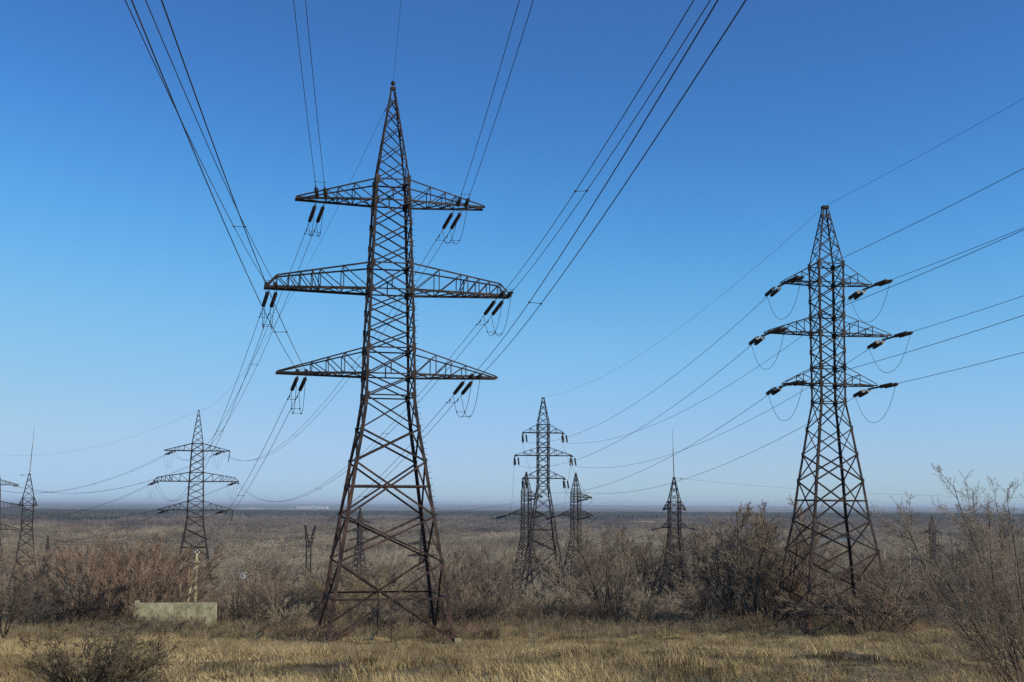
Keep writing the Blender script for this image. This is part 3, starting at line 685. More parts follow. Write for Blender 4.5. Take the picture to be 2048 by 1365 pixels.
for x0, x1, t_, lb in ((470, 492, 1016.5, 'low pale block on the horizon, first right of the thicket pylon'), (496, 506, 1015.8, 'narrow pale block on the horizon between two low ones'), (508, 524, 1016.6, 'low pale block on the horizon, last before the gap to the bright pair'),
                       (336, 344, 1016.5, 'small pale block on the horizon under the left arm of the thicket pylon'), (170, 196, 1017.5, 'pale strip of a building on the far left horizon'), (574, 588, 1017.2, 'small low white block beside the bright pair on the horizon'), (262, 276, 1017.6, 'tiny pale block on the horizon between the left towers'), (1484, 1500, 1020.0, 'tiny pale block on the horizon above the tall bare trees')):
    building(x0, x1, t_, t_ + 3.0, 10300, 30, lb)
building(474, 488, 1145, 1151, 420, 3, 'small white shed peeping out of the brush between wall and tallest pylon', 'shed')

# ------------------------------------------------------------------ water and sand in the valley
def sheet(name, y0, y1, px0, px1, m, label, dz, kind='structure'):
    V, n = [], 40
    for i in range(n + 1):
        t = i / n; px = px0 + (px1 - px0) * t
        k = math.sin(math.pi * t) ** .4; ym = (y0 + y1) / 2; hw = (y1 - y0) / 2 * k * (1 + .25 * math.sin(t * 17))
        for Y in (ym - hw, ym + hw):
            X = (px - 1024) / FPX * Y; V.append((X, Y, float(gz(X, Y)) + dz))
    F = [(2 * i, 2 * i + 2, 2 * i + 3, 2 * i + 1) for i in range(n)]
    o = put(bpy.data.objects.new(name, np_mesh(name, V, F, m))); tag(o, label, name.split('_')[0], kind=kind)
wm = bpy.data.materials.new('river_water'); wm.use_nodes = True; q = wm.node_tree.nodes['Principled BSDF']
q.inputs['Base Color'].default_value = (.03, .05, .07, 1); q.inputs['Roughness'].default_value = .12; q.inputs['IOR'].default_value = 1.33
wnz = wm.node_tree.nodes.new('ShaderNodeTexNoise'); wnz.inputs['Scale'].default_value = .4; wbp = wm.node_tree.nodes.new('ShaderNodeBump'); wbp.inputs['Strength'].default_value = .08
wm.node_tree.links.new(wnz.outputs[0], wbp.inputs['Height']); wm.node_tree.links.new(wbp.outputs[0], q.inputs['Normal'])
M['sand'] = mat('pale_sand', [(.26, .21, .14), (.36, .30, .2)], .02, .9)
sheet('water', 1490, 1590, 468, 560, wm, 'strip of blue river water in the left part of the valley', .6)
sheet('water', 1400, 1560, 1630, 1730, wm, 'strip of blue river water seen between the short-armed pylon\'s legs', .6)
sheet('sand_bank', 1600, 1700, 150, 560, M['sand'], 'long pale sandy strip along the river', .9)
sheet('sand_bank', 1500, 1580, 1880, 1985, M['sand'], 'pale sandy strip behind the near bare tree', .9)
sheet('sand_bank', 2350, 2480, 1270, 1310, mat('orange_sand', [(.5, .28, .16), (.55, .35, .22)], .02, .9), 'small orange sand patch in the distant woods', 9)
sheet('sand_bank', 1380, 1420, 1180, 1300, M['concrete_grey'], 'thin pale track among the distant woods', 1.2)

# ------------------------------------------------------------------ bare trees
def norm(a): return a / np.maximum(np.linalg.norm(a, axis=-1, keepdims=True), 1e-9)
def polys(g, start, d, length, m, wob, up):
    P = [start]; Dl = []
    for i in range(m):
        d = norm(d + wob * g.normal(size=d.shape) + np.array([0, 0, up]))
        P.append(P[-1] + d * (length / m)[:, None]); Dl.append(d)
    return np.stack(P, 1), np.stack(Dl, 1)
def children(g, P, D, Ln, Rd, k, t0, ang, ratio, m, wob, up, rmin, rr=.55, taper=.25):
    n = len(P); par = np.repeat(np.arange(n), k); t = g.uniform(t0, .98, n * k)
    ms = P.shape[1] - 1; f = t * ms; i = np.minimum(f.astype(int), ms - 1); fr = (f - i)[:, None]
    st = P[par, i] * (1 - fr) + P[par, i + 1] * fr; pd = D[par, i]
    rnd = g.normal(size=(n * k, 3)); per = norm(rnd - pd * (rnd * pd).sum(1, keepdims=True))
    a = np.radians(g.uniform(ang[0], ang[1], n * k))[:, None]
    d = norm(pd * np.cos(a) + per * np.sin(a))
    ln = Ln[par] * ratio * (1.15 - .65 * t) * g.uniform(.6, 1.2, n * k)
    pr = Rd[par, 0] * (1 - t * (1 - taper)) * rr
    P2, D2 = polys(g, st, d, ln, m, wob, up)
    r0 = np.maximum(pr, rmin); R2 = r0[:, None] * np.linspace(1, taper, m + 1)[None]; R2 = np.maximum(R2, rmin * .6)
    return P2, D2, ln, R2
def tubes(levels, n=3):
    """levels: list of (P, R); returns vertices and quads"""
    Vs, Fs, base = [], [], 0
    for P, Rr in levels:
        p0, p1 = P[:, :-1].reshape(-1, 3), P[:, 1:].reshape(-1, 3); r0, r1 = Rr[:, :-1].ravel(), Rr[:, 1:].ravel()
        a = norm(p1 - p0); ref = np.where(np.abs(a[:, 2:3]) < .9, np.array([[0, 0, 1.]]), np.array([[1., 0, 0]]))
        u = norm(np.cross(a, ref)); w = np.cross(a, u); s = len(p0)
        V = np.empty((s, 2, n, 3))
        for k in range(n):
            q = u * math.cos(2 * math.pi * k / n) + w * math.sin(2 * math.pi * k / n)
            V[:, 0, k] = p0 + q * r0[:, None]; V[:, 1, k] = p1 + q * r1[:, None]
        b = (np.arange(s) * 2 * n)[:, None] + base
        F = np.stack([np.concatenate([b + k, b + (k + 1) % n, b + n + (k + 1) % n, b + n + k], 1) for k in range(n)], 1).reshape(-1, 4)
        Vs.append(V.reshape(-1, 3)); Fs.append(F); base += s * 2 * n
    return np.concatenate(Vs), np.concatenate(Fs)
def bare_tree(seed, H, stems, spread, levels, r0, base_r=.15, wob=.10, up=.05, m0=6, t0=.25, tmin=None):
    """levels: list of (k, angle range, ratio, segments, wobble, up, rmin)"""
    g = np.random.default_rng(seed)
    th = np.radians(g.uniform(spread[0], spread[1], stems)); ph = g.uniform(0, 6.283, stems)
    d = np.stack([np.sin(th) * np.cos(ph), np.sin(th) * np.sin(ph), np.cos(th)], 1)
    st = np.stack([np.cos(ph) * base_r * g.uniform(.2, 1, stems), np.sin(ph) * base_r * g.uniform(.2, 1, stems), -.15 + 0 * ph], 1)
    ln = H * g.uniform(.65, 1.0, stems)
    P, D = polys(g, st, d, ln, m0, wob, up); Rd = (r0 * g.uniform(.6, 1, stems))[:, None] * np.linspace(1, .22, m0 + 1)[None]
    trunk = [(P, Rd)]; crown = []
    cur = (P, D, ln, Rd)
    for j, (k, ang, ratio, m, wb, u, rm) in enumerate(levels):
        cur = children(g, *cur[:4], k, t0 if j == 0 else .15, ang, ratio, m, wb, u, rm)
        crown.append((cur[0], cur[3]))
    return trunk, crown
HT = {}
def tree_meshes(name, tm, cm, *a, nt=5, **k):
    t, c = bare_tree(*a, **k)
    Vt, Ft = tubes(t, nt); Vc, Fc = tubes(c, 3)
    top = np.percentile(Vc[:, 2], 99.3)
    r = np_mesh(name + '_trunk', Vt, Ft, tm), np_mesh(name + '_crown', Vc, Fc, cm); HT[r[0].name] = float(top); return r
PROTO = {'tree': [], 'shrub': [], 'sapling': [], 'red': []}
for i in range(3):
    PROTO['tree'].append(tree_meshes('bare_tree', M['bark'], M['twig'], 20 + i, 8.0, 4 + i % 2, (6, 26),
        [(11, (18, 48), .42, 4, .10, .06, .022), (11, (15, 45), .42, 3, .12, .06, .013), (8, (15, 45), .55, 2, .14, .04, .0085)], .11))
for i in range(4):
    PROTO['shrub'].append(tree_meshes('bare_shrub', M['bark'], M['twig'] if i != 2 else M['twig_tan'], 40 + i, 5.0, 12, (8, 52),
        [(9, (12, 42), .45, 3, .12, .05, .017), (9, (12, 42), .48, 2, .14, .05, .010), (7, (12, 40), .55, 2, .14, .03, .0072)], .05, base_r=.4, t0=.15))
for i in range(2):
    PROTO['red'].append(tree_meshes('reddish_shrub', M['bark'], M['twig_red'], 60 + i, 5.0, 14, (8, 50),
        [(10, (8, 32), .5, 3, .08, .07, .016), (9, (8, 30), .48, 2, .1, .06, .009), (6, (8, 30), .55, 2, .12, .05, .0068)], .05, base_r=.5, t0=.15))
for i in range(2):
    PROTO['sapling'].append(tree_meshes('sapling', M['twig_tan'], M['twig'], 80 + i, 4.0, 5, (2, 14),
        [(8, (14, 35), .3, 3, .08, .08, .012), (5, (14, 40), .4, 2, .1, .05, .008)], .035, base_r=.6, t0=.3))
def plant(kind, i, x, y, h, label, group, name=None, base_h=None, rz=None, squash=1.0, cat='tree'):
    tm, cm = PROTO[kind][i % len(PROTO[kind])]
    H0 = HT[tm.name]
    s = h / H0
    o = empty(name or {'tree': 'bare_tree', 'shrub': 'bare_shrub', 'red': 'bare_shrub', 'sapling': 'sapling'}[kind], (x, y, float(gz(x, y))), random.uniform(0, 6.28) if rz is None else rz, label, cat, group)
    o.scale = (s * squash, s * squash, s)
    put(bpy.data.objects.new('trunk', tm), o); put(bpy.data.objects.new('crown', cm), o)
    return o
# skyline of the thicket over the picture columns: column, row of the tree tops
SKY = [(-120, 1110), (0, 1120), (60, 1115), (110, 1085), (170, 1098), (235, 1080), (300, 1075), (345, 1090), (375, 1150), (440, 1150), (500, 1108), (600, 1112), (660, 1120), (730, 1118), (800, 1118), (860, 1128), (900, 1110), (950, 1080), (1010, 1088),
       (1050, 1120), (1090, 1165), (1130, 1150), (1180, 1090), (1230, 1060), (1290, 1052), (1340, 1092), (1380, 1062), (1430, 1046), (1480, 1035), (1530, 1060), (1590, 1095), (1640, 1120), (1700, 1128), (1760, 1095), (1820, 1118), (1880, 1132), (1950, 1125), (2050, 1110), (2180, 1100)]
ZONES = [(-200, 130, "under the left rod tower"), (130, 270, "left of the concrete wall"), (270, 440, 'behind the concrete wall'), (440, 640, "right of the concrete wall"),
         (640, 920, "behind the tallest pylon"), (920, 1040, "just right of the tallest pylon"), (1040, 1180, "around the middle distance pylon"),
         (1180, 1300, "left of the thicket's rod tower"), (1300, 1420, "around the thicket's rod tower"), (1420, 1560, 'just left of the short-armed pylon'), (1560, 1720, "behind the short-armed pylon"), (1720, 2300, 'right of the short-armed pylon')]
def zone(px):
    for a, b, t in ZONES:
        if a <= px < b: return t
    return ZONES[-1][2]
skx, sky_ = [p[0] for p in SKY], [p[1] for p in SKY]
g = np.random.default_rng(11)
n_pl = 0
for row, (Y0, Y1, cnt, f0, f1, word) in enumerate(((112, 122, 66, .28, .66, 'front'), (124, 145, 78, .6, 1.0, 'second'), (150, 212, 84, .85, 1.06, 'rear'))):
    for j in range(cnt):
        px = -110 + (2190) * (j + g.uniform(-.3, 1.3)) / cnt; Y = g.uniform(Y0, Y1)
        x = (px - 1024) / FPX * Y; top = np.interp(px, skx, sky_) ; base = 1010 - float(gz(x, Y)) / Y * FPX
        h = (base - top) / FPX * Y * g.uniform(f0, f1)
        lim = max([t_ for a_, b_, t_ in ((1290, 1410, 1215), (1225, 1470, 1150), (1000, 1195, 1182), (12, 78, 1155), (340, 450, 1146), (560, 650, 1122)) if a_ < px < b_] or [0])
        if lim and row == 2 and 1225 < px < 1470: Y = g.uniform(229, 250); x = (px - 1024) / FPX * Y; base = 1010 - float(gz(x, Y)) / Y * FPX; h = (base - max(top, 1050)) / FPX * Y
        elif lim: h = min(h, (base - lim) / FPX * Y * g.uniform(.7, 1.0))
        if abs(px - 352) < 105 and row == 0: Y = g.uniform(119, 123); x = (px - 1024) / FPX * Y; h = min(h, 2.4)
        if abs(px - 1640) < 110 and row == 0: Y = g.uniform(113, 118)
        h = max(h, 1.2)
        zz = zone(px)
        red = (150 < px < 480 and g.random() < .55) or g.random() < .08
        kind = 'red' if red else ('tree' if (h > 6.2 and g.random() < .75) else 'sapling' if g.random() < (.34 if row == 0 else .15) else 'shrub')
        nm = {'red': 'reddish bare shrub', 'tree': 'bare many-stemmed tree', 'sapling': 'thin upright sapling', 'shrub': 'brown leafless shrub'}[kind]
        plant(kind, int(g.integers(9)), x, Y, h, f'{nm} in the thicket\'s {word} row {zz}', f'{nm}s, {word} row, {zz}', squash=g.uniform(1.0, 1.45), cat='tree' if kind == 'tree' else 'shrub'); n_pl += 1
# single plants one can point to
def spot(kind, i, px, Y, top, label, rz=0., squash=1., cat='tree'):
    x = (px - 1024) / FPX * Y; h = at(px, top, Y).z - float(gz(x, Y)); return plant(kind, i, x, Y, h, label, None, rz=rz, squash=squash, cat=cat)
spot('tree', 0, 1500, 114, 1016, 'tall bare tree with dark forked stems, second left of the short-armed pylon', 1.0, 1.15)
spot('tree', 1, 1535, 117, 1000, 'tallest bare tree of the thicket, left of the short-armed pylon', 3.0, 1.2)
spot('tree', 2, 1570, 115, 1012, 'tall bare tree close against the left leg of the short-armed pylon', 5.0, 1.1)
spot('tree', 0, 1590, 121, 1040, 'bare tree half behind the left leg of the short-armed pylon', 2.0, 1.1)
spot('tree', 1, 1470, 119, 1030, 'bare tree third left of the short-armed pylon, a little lower than its neighbours', 2.5, 1.2)
spot('tree', 0, 1462, 121, 1042, 'broad bare tree just right of the thicket\'s lightning rod tower', 2.9, .95)
spot('tree', 1, 1232, 124, 1056, 'broad bare tree just left of the thicket\'s lightning rod tower', .9, .9)
spot('tree', 2, 1205, 121, 1066, 'bare tree with spreading crown in the gap right of the small clear-standing far pylon', 3.9, 1.0)
for j, (px, top, w) in enumerate(((285, 1232, 'leftmost'), (318, 1222, 'second'), (352, 1228, 'third'), (384, 1221, 'fourth'), (412, 1232, 'rightmost'))):
    spot('sapling', j, px, 113.5, top - 6, f'{w} clump of pale dry stalks in front of the concrete wall', j, 1.5, 'plant')
spot('shrub', 1, 1730, 103.0, 1108, 'dense round brown shrub swallowing the right legs of the short-armed pylon', 1.4, 1.5, 'shrub')
spot('shrub', 0, 1775, 107, 1102, 'broad brown shrub just outside the right leg of the short-armed pylon', .3, 1.5, 'shrub')
spot('shrub', 3, 1675, 114, 1160, 'brown shrub between the feet of the short-armed pylon', 2.3, 1.5, 'shrub')
spot('red', 0, 290, 121, 1074, 'big round reddish shrub rising left of the concrete pole', .5, 1.4, 'shrub')
spot('red', 1, 215, 126, 1086, 'tall reddish shrub left of the big round one', 2.5, 1.3, 'shrub')
spot('tree', 2, 30, 104, 1150, 'pale spreading small tree at the left end of the thicket', .5, 1.3)
spot('tree', 0, 88, 118, 1110, 'dark bare tree beside the left lightning rod tower', 2.2, .9)
spot('tree', 0, 175, 118, 1105, 'thin bare tree left of the reddish shrubs', 4.4, .9)
spot('sapling', 0, 1068, 62, 1232, 'tall thin pale weed stems alone in the open grass', .5, .9, 'plant')
for j, (px, Y, top, lb) in enumerate(((655, 101, 1238, 'low reddish shrub around the left feet of the tallest pylon'), (690, 104, 1243, 'low reddish shrub just inside the left feet of the tallest pylon'), (885, 104, 1236, 'low reddish shrub inside the right feet of the tallest pylon'),
        (935, 101, 1238, 'low reddish shrub just right of the tallest pylon'), (985, 103, 1242, 'small reddish shrub alone right of the tallest pylon'), (275, 112, 1222, 'small reddish shrub in front of the concrete wall'), (600, 103, 1244, 'low shrub left of the tallest pylon'))):
    spot('red', j, px, Y, top, lb, j, 1.5, 'shrub')
# a birch far behind
x, Y = at(792, 1135, 330).x, 330.
bt = empty('birch_tree', (x, Y, float(gz(x, Y))), 0, 'slender white birch far behind the legs of the tallest pylon', 'tree')
mb = MB(); H = at(790, 1100, 330).z - float(gz(x, Y)); mb.tube([(0, 0, 0), (.1, 0, H * .5), (-.15, 0, H * .85), (-.1, 0, H)], [.22, .17, .1, .04], 6); mb.build('trunk', M['birch'], bt)
o = put(bpy.data.objects.new('crown', PROTO['tree'][0][1]), bt); o.scale = (.6, .6, H / 8.6)

# near bare tree at the right edge, near shrubs
def near_plant(name, seed, px, Y, H, label, cat, tm, cm, lean=(0, 0), dz=0, **k):
    x = (px - 1024) / FPX * Y
    t, c = bare_tree(seed, H, **k)
    for lv in t + c:
        z = lv[0][..., 2:3].copy(); lv[0][..., 0:1] += z * lean[0]; lv[0][..., 1:2] += z * lean[1]
    o = empty(name, (x, Y, float(gz(x, Y)) + dz), 0, label, cat)
    V, F = tubes(t, 6); nm_ = 'trunk' if 'tree' in name else 'stem_clump'; put(bpy.data.objects.new(nm_, np_mesh(nm_, V, F, tm)), o)
    V, F = tubes(c, 4); put(bpy.data.objects.new('crown', np_mesh('crown', V, F, cm)), o)
    return o
near_plant('bare_tree', 101, 2056, 27, 4.9, 'near bare tree with fanning reddish twigs at the right edge', 'tree', M['bark'], M['twig'], stems=15, spread=(4, 44), r0=.032, base_r=.4, wob=.05, m0=9, t0=.22, lean=(-.02, 0),
           levels=[(16, (14, 46), .38, 5, .09, .05, .008), (11, (20, 58), .42, 4, .12, .04, .0042), (7, (25, 60), .42, 3, .16, .02, .0026)])
near_plant('bare_tree', 102, 2110, 29, 4.9, 'bare tree behind the near one, mostly outside the right edge', 'tree', M['bark'], M['twig'], stems=9, spread=(6, 40), r0=.036, base_r=.3, wob=.06, m0=9, t0=.25, lean=(-.05, 0),
           levels=[(14, (16, 46), .38, 5, .10, .06, .008), (10, (20, 55), .42, 4, .13, .05, .0042), (6, (25, 60), .42, 3, .18, .03, .0028)])
near_plant('bare_shrub', 103, 2075, 15.5, 2.9, 'near shrub of long straight reddish shoots leaning in from the lower right corner', 'shrub', M['twig_red'], M['twig_red'], stems=30, spread=(4, 46), r0=.008, base_r=.9, wob=.03, up=.03, m0=8, t0=.3, lean=(-.30, 0),
           levels=[(8, (14, 38), .26, 4, .06, .06, .003), (4, (20, 50), .35, 3, .1, .04, .0018)])
near_plant('bare_shrub', 104, 1830, 17.5, 1.9, 'sparse near shrub of thin brown shoots at the bottom right', 'shrub', M['twig_red'], M['twig'], stems=20, spread=(10, 48), r0=.006, base_r=.6, wob=.05, up=.03, m0=6, t0=.3, lean=(-.15, 0),
           levels=[(6, (16, 45), .3, 3, .08, .05, .0028), (3, (20, 50), .35, 2, .1, .04, .002)])
near_plant('bare_shrub', 106, 1640, 24, 1.5, 'low tangle of thin shoots at the bottom, left of the long reddish shoots', 'shrub', M['twig_red'], M['twig'], stems=18, spread=(10, 55), r0=.007, base_r=.7, wob=.06, up=.02, m0=5, t0=.3,
           levels=[(6, (16, 45), .3, 3, .08, .05, .004), (3, (20, 50), .35, 2, .1, .04, .003)])
near_plant('bare_shrub', 105, 212, 28.5, 2.0, 'dense dark twiggy bush in the near grass at lower left', 'shrub', M['bark'], M['bush'], stems=44, spread=(8, 66), r0=.016, base_r=.4, wob=.10, up=.03, m0=6, t0=.15,
           levels=[(9, (18, 55), .38, 4, .2, .04, .008), (8, (20, 60), .42, 3, .24, .03, .0055), (5, (25, 65), .45, 2, .25, .02, .004)])

# ------------------------------------------------------------------ scattering of what nobody can count
def scatter(name, pts, rot, scl, pick, protos, label, cat, scale3=None):
    me = bpy.data.meshes.new(name); n = len(pts)
    me.vertices.add(n); me.vertices.foreach_set('co', np.asarray(pts, np.float32).ravel())
    a = me.attributes.new('rz', 'FLOAT', 'POINT'); a.data.foreach_set('value', np.asarray(rot, np.float32))
    a = me.attributes.new('sc', 'FLOAT_VECTOR', 'POINT'); a.data.foreach_set('vector', np.asarray(scl, np.float32).ravel())
    a = me.attributes.new('pick', 'INT', 'POINT'); a.data.foreach_set('value', np.asarray(pick, np.int32))
    o = put(bpy.data.objects.new(name, me)); tag(o, label, cat, kind='stuff')
    ng = bpy.data.node_groups.new(name, 'GeometryNodeTree')
    ng.interface.new_socket('Geometry', in_out='INPUT', socket_type='NodeSocketGeometry'); ng.interface.new_socket('Geometry', in_out='OUTPUT', socket_type='NodeSocketGeometry')
    N, L = ng.nodes, ng.links
    gi, go = N.new('NodeGroupInput'), N.new('NodeGroupOutput'); iop = N.new('GeometryNodeInstanceOnPoints'); jg = N.new('GeometryNodeJoinGeometry')
    for me_ in reversed(protos):
        po = bpy.data.objects.new(me_.name, me_)
        oi = N.new('GeometryNodeObjectInfo'); oi.inputs['Object'].default_value = po; oi.inputs['As Instance'].default_value = True
        L.new(oi.outputs['Geometry'], jg.inputs[0])
    def na(nm, ty):
        q = N.new('GeometryNodeInputNamedAttribute'); q.data_type = ty; q.inputs['Name'].default_value = nm; return q.outputs[0]
    L.new(gi.outputs[0], iop.inputs['Points']); L.new(jg.outputs[0], iop.inputs['Instance']); iop.inputs['Pick Instance'].default_value = True
    L.new(na('pick', 'INT'), iop.inputs['Instance Index']); L.new(na('sc', 'FLOAT_VECTOR'), iop.inputs['Scale'])
    cx = N.new('ShaderNodeCombineXYZ'); L.new(na('rz', 'FLOAT'), cx.inputs[2]); L.new(cx.outputs[0], iop.inputs['Rotation'])
    L.new(iop.outputs[0], go.inputs[0])
    md = o.modifiers.new('scatter', 'NODES'); md.node_group = ng
    return o
# grass tufts
def tuft(seed, rad, n, h, w, lean, m, curl=.5):
    g = np.random.default_rng(seed); a = g.uniform(0, 6.283, n); r = rad * np.sqrt(g.uniform(0, 1, n))
    b = np.stack([r * np.cos(a), r * np.sin(a), np.full(n, -.03)], 1); hh = h * g.uniform(.45, 1.1, n)
    la = g.uniform(0, 6.283, n); ld = np.stack([np.cos(la), np.sin(la), 0 * la], 1) * (lean * g.uniform(.3, 1.7, n))[:, None] + np.array([.30, .0, 0])
    s = np.stack([-np.sin(la), np.cos(la), 0 * la], 1) * w; up = np.array([0, 0, 1.])
    p1 = b + (up + ld * .35) * (hh * .5)[:, None]; p2 = p1 + norm(up * (1 - curl * lean) + ld * 1.1) * (hh * .5)[:, None]
    V = np.stack([b - s, b + s, p1 + s * .7, p1 - s * .7, p2 + s * .12, p2 - s * .12], 1)
    k = (np.arange(n) * 6)[:, None]
    F = np.stack([np.concatenate([k, k + 1, k + 2, k + 3], 1), np.concatenate([k + 3, k + 2, k + 4, k + 5], 1)], 1).reshape(-1, 4)
    return np_mesh('grass_tuft', V.reshape(-1, 3), F, m)
M['grass'] = mat('dry_grass_blades', [(.15, .10, .045), (.31, .225, .105), (.52, .39, .18), (.68, .53, .25)], .12, .9, detail=5, objrand=.22)
M['grass_dark'] = mat('old_grass_blades', [(.10, .08, .034), (.18, .138, .058), (.27, .21, .09)], .4, .9, detail=3, objrand=.4)
M['weed'] = mat('grey_weed_stalks', [(.19, .135, .075), (.29, .215, .12), (.40, .315, .19)], .3, .95, objrand=.5)
gp = [tuft(1, .5, 150, .34, .007, .7, M['grass']), tuft(2, .42, 130, .40, .0065, .6, M['grass']), tuft(3, .55, 160, .26, .008, 1.0, M['grass']), tuft(4, .4, 110, .20, .008, 1.1, M['grass_dark']), tuft(5, .5, 40, .5, .005, .45, M['weed'])]
g = np.random.default_rng(5)
n = 24000
Y = np.sqrt(g.uniform(18 ** 2, 122 ** 2, n)); X = g.uniform(-1, 1, n) * (3 + .43 * Y)
nz = np.sin(X * .35 + Y * .12) + np.sin(X * .13 - Y * .31 + 1) + .8 * np.sin(X * .9 + Y * .7) + g.normal(0, .6, n)
pick = np.where(nz > 1.1, 3, g.integers(0, 3, n)); pick = np.where((Y > 92) & (g.random(n) < (Y - 92) / 60), 4, pick); pick = np.where(g.random(n) < .05, 4, pick)
sc = g.uniform(.7, 1.25, n) * np.where(Y > 60, 1.15, 1); cl = np.sin(X * .55 + 1.7 * np.sin(Y * .21)) * np.sin(Y * .43 + 1.3 * np.sin(X * .27)) + .5 * np.sin(X * 1.9 + Y * .3) * np.sin(Y * 1.3)
hs = sc * g.uniform(.7, 1.15, n) * (1 + .42 * cl)
pick = np.where((cl < -.55) & (pick < 3), 3, pick)
scatter('dry_grass', np.stack([X, Y, gz(X, Y)], 1), g.uniform(-.5, .5, n) + np.where(g.random(n) < .5, 0, 3.14), np.stack([sc, sc, hs], 1), pick, gp, 'dry golden and brown grass covering the open slope', 'grass')
# weeds and low brush along the foot of the thicket
wp = []
for i in range(3):
    t, c = bare_tree(200 + i, 1.3, 10, (4, 30), [(5, (15, 40), .35, 2, .1, .06, .006), (3, (15, 45), .4, 2, .1, .04, .005)], .010, base_r=.45, m0=3)
    V, F = tubes(t + c, 3); wp.append(np_mesh('weed_clump', V, F, M['weed']))
n = 5000; Y = g.uniform(103, 130, n); Y = np.where(g.random(n) < .16, g.uniform(30, 104, n), Y); X = g.uniform(-1, 1, n) * (3 + .44 * Y); sc = g.uniform(.5, 1.15, n) * np.where(Y < 104, .62, 1)
nw = 90; X = np.r_[X, g.uniform(-33.6, -26.2, nw)]; Y = np.r_[Y, g.uniform(111.5, 115.2, nw)]; sc = np.r_[sc, g.uniform(.9, 1.5, nw)]; n += nw
scatter('dry_weeds', np.stack([X, Y, gz(X, Y)], 1), g.uniform(0, 6.28, n), np.stack([sc, sc, sc], 1), g.integers(0, 3, n), wp, 'greyish dry weeds along the foot of the thicket', 'weeds')
# brush covering the hidden part of the slope and the valley woods
def wood_patch(seed, size, n, H, m):
    g = np.random.default_rng(seed); lv = []
    for i in range(n):
        x, y = g.uniform(-size, size, 2); h = H * g.uniform(.6, 1.15)
        t, c = bare_tree(seed * 100 + i, h, 3, (4, 28), [(8, (15, 45), .45, 2, .1, .05, .036), (8, (15, 45), .5, 1, .1, .05, .027)], .10, m0=3, t0=.2)
        for P, Rr in t + c: P[..., 0] += x; P[..., 1] += y; lv.append((P, Rr))
    V, F = tubes(lv, 3); return np_mesh('wood_patch', V, F, m)
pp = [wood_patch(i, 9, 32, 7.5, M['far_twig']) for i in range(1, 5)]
n = 9500; Y = np.sqrt(g.uniform(225 ** 2, 3300 ** 2, n)); X = g.uniform(-1, 1, n) * (25 + .46 * Y)
n2 = 1500; Y2 = np.sqrt(g.uniform(205 ** 2, 900 ** 2, n2)); X2 = g.uniform(-1, 1, n2) * (20 + .46 * Y2); X, Y = np.r_[X, X2], np.r_[Y, Y2]
px_ = 1024 + X / Y * FPX
clear = ((Y > 1440) & (Y < 1600) & (px_ > 450) & (px_ < 575)) | ((Y > 1350) & (Y < 1600) & (px_ > 1610) & (px_ < 1740)) | ((Y > 1570) & (Y < 1730) & (px_ < 580)) | ((Y > 1480) & (Y < 1600) & (px_ > 1860)) | ((Y > 1370) & (Y < 1440) & (px_ > 1160) & (px_ < 1320))
keep = ~clear; X, Y = X[keep], Y[keep]; n = len(X)
sc = g.uniform(.75, 1.3, n) * (1 + .25 * np.sin(X * .01) * np.sin(Y * .006)); wide = np.where(Y > 900, 1.7, 1.1)
sz = sc * np.where(Y < 480, .62, 1) * (1 + .55 * np.sin(X * .017 + 1 + .8 * np.sin(Y * .004)) * np.sin(Y * .011 + .9 * np.sin(X * .005))) * g.uniform(.7, 1.25, n)
scatter('valley_woods', np.stack([X, Y, gz(X, Y) - .3], 1), g.uniform(0, 6.28, n), np.stack([sc * wide, sc * wide, sz], 1), g.integers(0, 4, n), pp, 'grey-brown leafless woods filling the valley floor', 'woods')
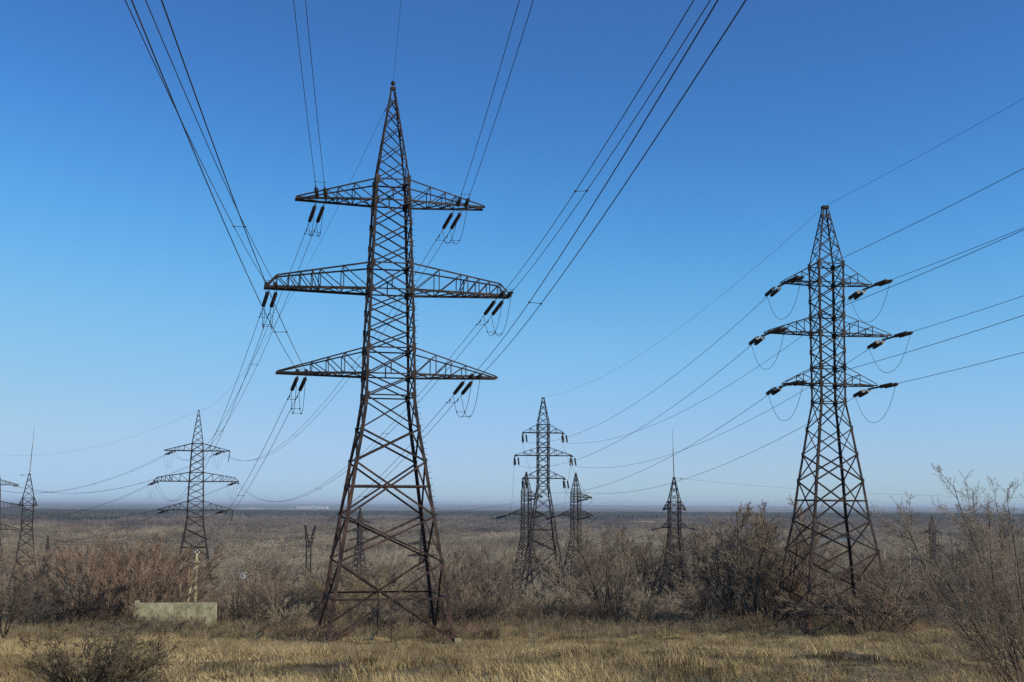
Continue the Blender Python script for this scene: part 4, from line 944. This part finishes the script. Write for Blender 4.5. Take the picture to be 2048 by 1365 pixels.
def conifer_patch(seed):
    g = np.random.default_rng(seed); V, F = [], []
    for i in range(40):
        x, y = g.uniform(-22, 22, 2); h = g.uniform(11, 17)
        for j in range(3):
            z0, z1, r = h * (.12 + .27 * j), h * (.5 + .25 * j), h * (.2 - .05 * j); b = len(V); k = 7
            for q in range(k): V.append((x + r * g.uniform(.7, 1.2) * math.cos(q * 6.283 / k), y + r * g.uniform(.7, 1.2) * math.sin(q * 6.283 / k), z0 + g.uniform(-.6, .6)))
            V.append((x, y, z1))
            for q in range(k): F.append((b + q, b + (q + 1) % k, b + k))
    return np_mesh('conifer_patch', V, F, M['conifer'])
cp = [conifer_patch(i) for i in range(3)]
n = 3600; Y = g.uniform(3250, 4700, n); X = g.uniform(-1, 1, n) * (60 + .46 * Y)
edge = 3300 + 250 * np.sin(X * .004) + 120 * np.sin(X * .013); keep = Y > edge; X, Y = X[keep], Y[keep]
n3 = 260; Y3 = g.uniform(2500, 3300, n3); X3 = g.uniform(-1, 1, n3) * (60 + .46 * Y3); kk_ = np.sin(X3 * .006 + 1) > .45; X, Y = np.r_[X, X3[kk_]], np.r_[Y, Y3[kk_]]
n = len(X); sc = g.uniform(.8, 1.2, n)
scatter('conifer_forest', np.stack([X, Y, gz(X, Y)], 1), g.uniform(0, 6.28, n), np.stack([sc * 1.3, sc * 1.3, sc], 1), g.integers(0, 3, n), cp, 'dark belt of conifers crossing the far side of the valley', 'forest')

# ------------------------------------------------------------------ haze
HAZE = True
if HAZE:
    mb = MB(); x0, x1, y0, y1, z0, z1 = -70000, 70000, -300, 62000, -49.5, 62
    mb.add([(x0, y0, z0), (x1, y0, z0), (x1, y1, z0), (x0, y1, z0), (x0, y0, z1), (x1, y0, z1), (x1, y1, z1), (x0, y1, z1)],
           [(0, 3, 2, 1), (4, 5, 6, 7), (0, 1, 5, 4), (1, 2, 6, 5), (2, 3, 7, 6), (3, 0, 4, 7)])
    hz = mb.build('haze', bpy.data.materials.new('haze_air')); hm = hz.data.materials[0]; hm.use_nodes = True
    nt = hm.node_tree; nt.nodes.clear(); out = nt.nodes.new('ShaderNodeOutputMaterial'); pv = nt.nodes.new('ShaderNodeVolumePrincipled')
    pv.inputs['Color'].default_value = (.73, .85, 1.0, 1); pv.inputs['Density'].default_value = 5.8e-5; pv.inputs['Anisotropy'].default_value = .1
    nt.links.new(pv.outputs[0], out.inputs['Volume']); tag(hz, 'thin bluish haze over the valley', 'haze', kind='stuff')
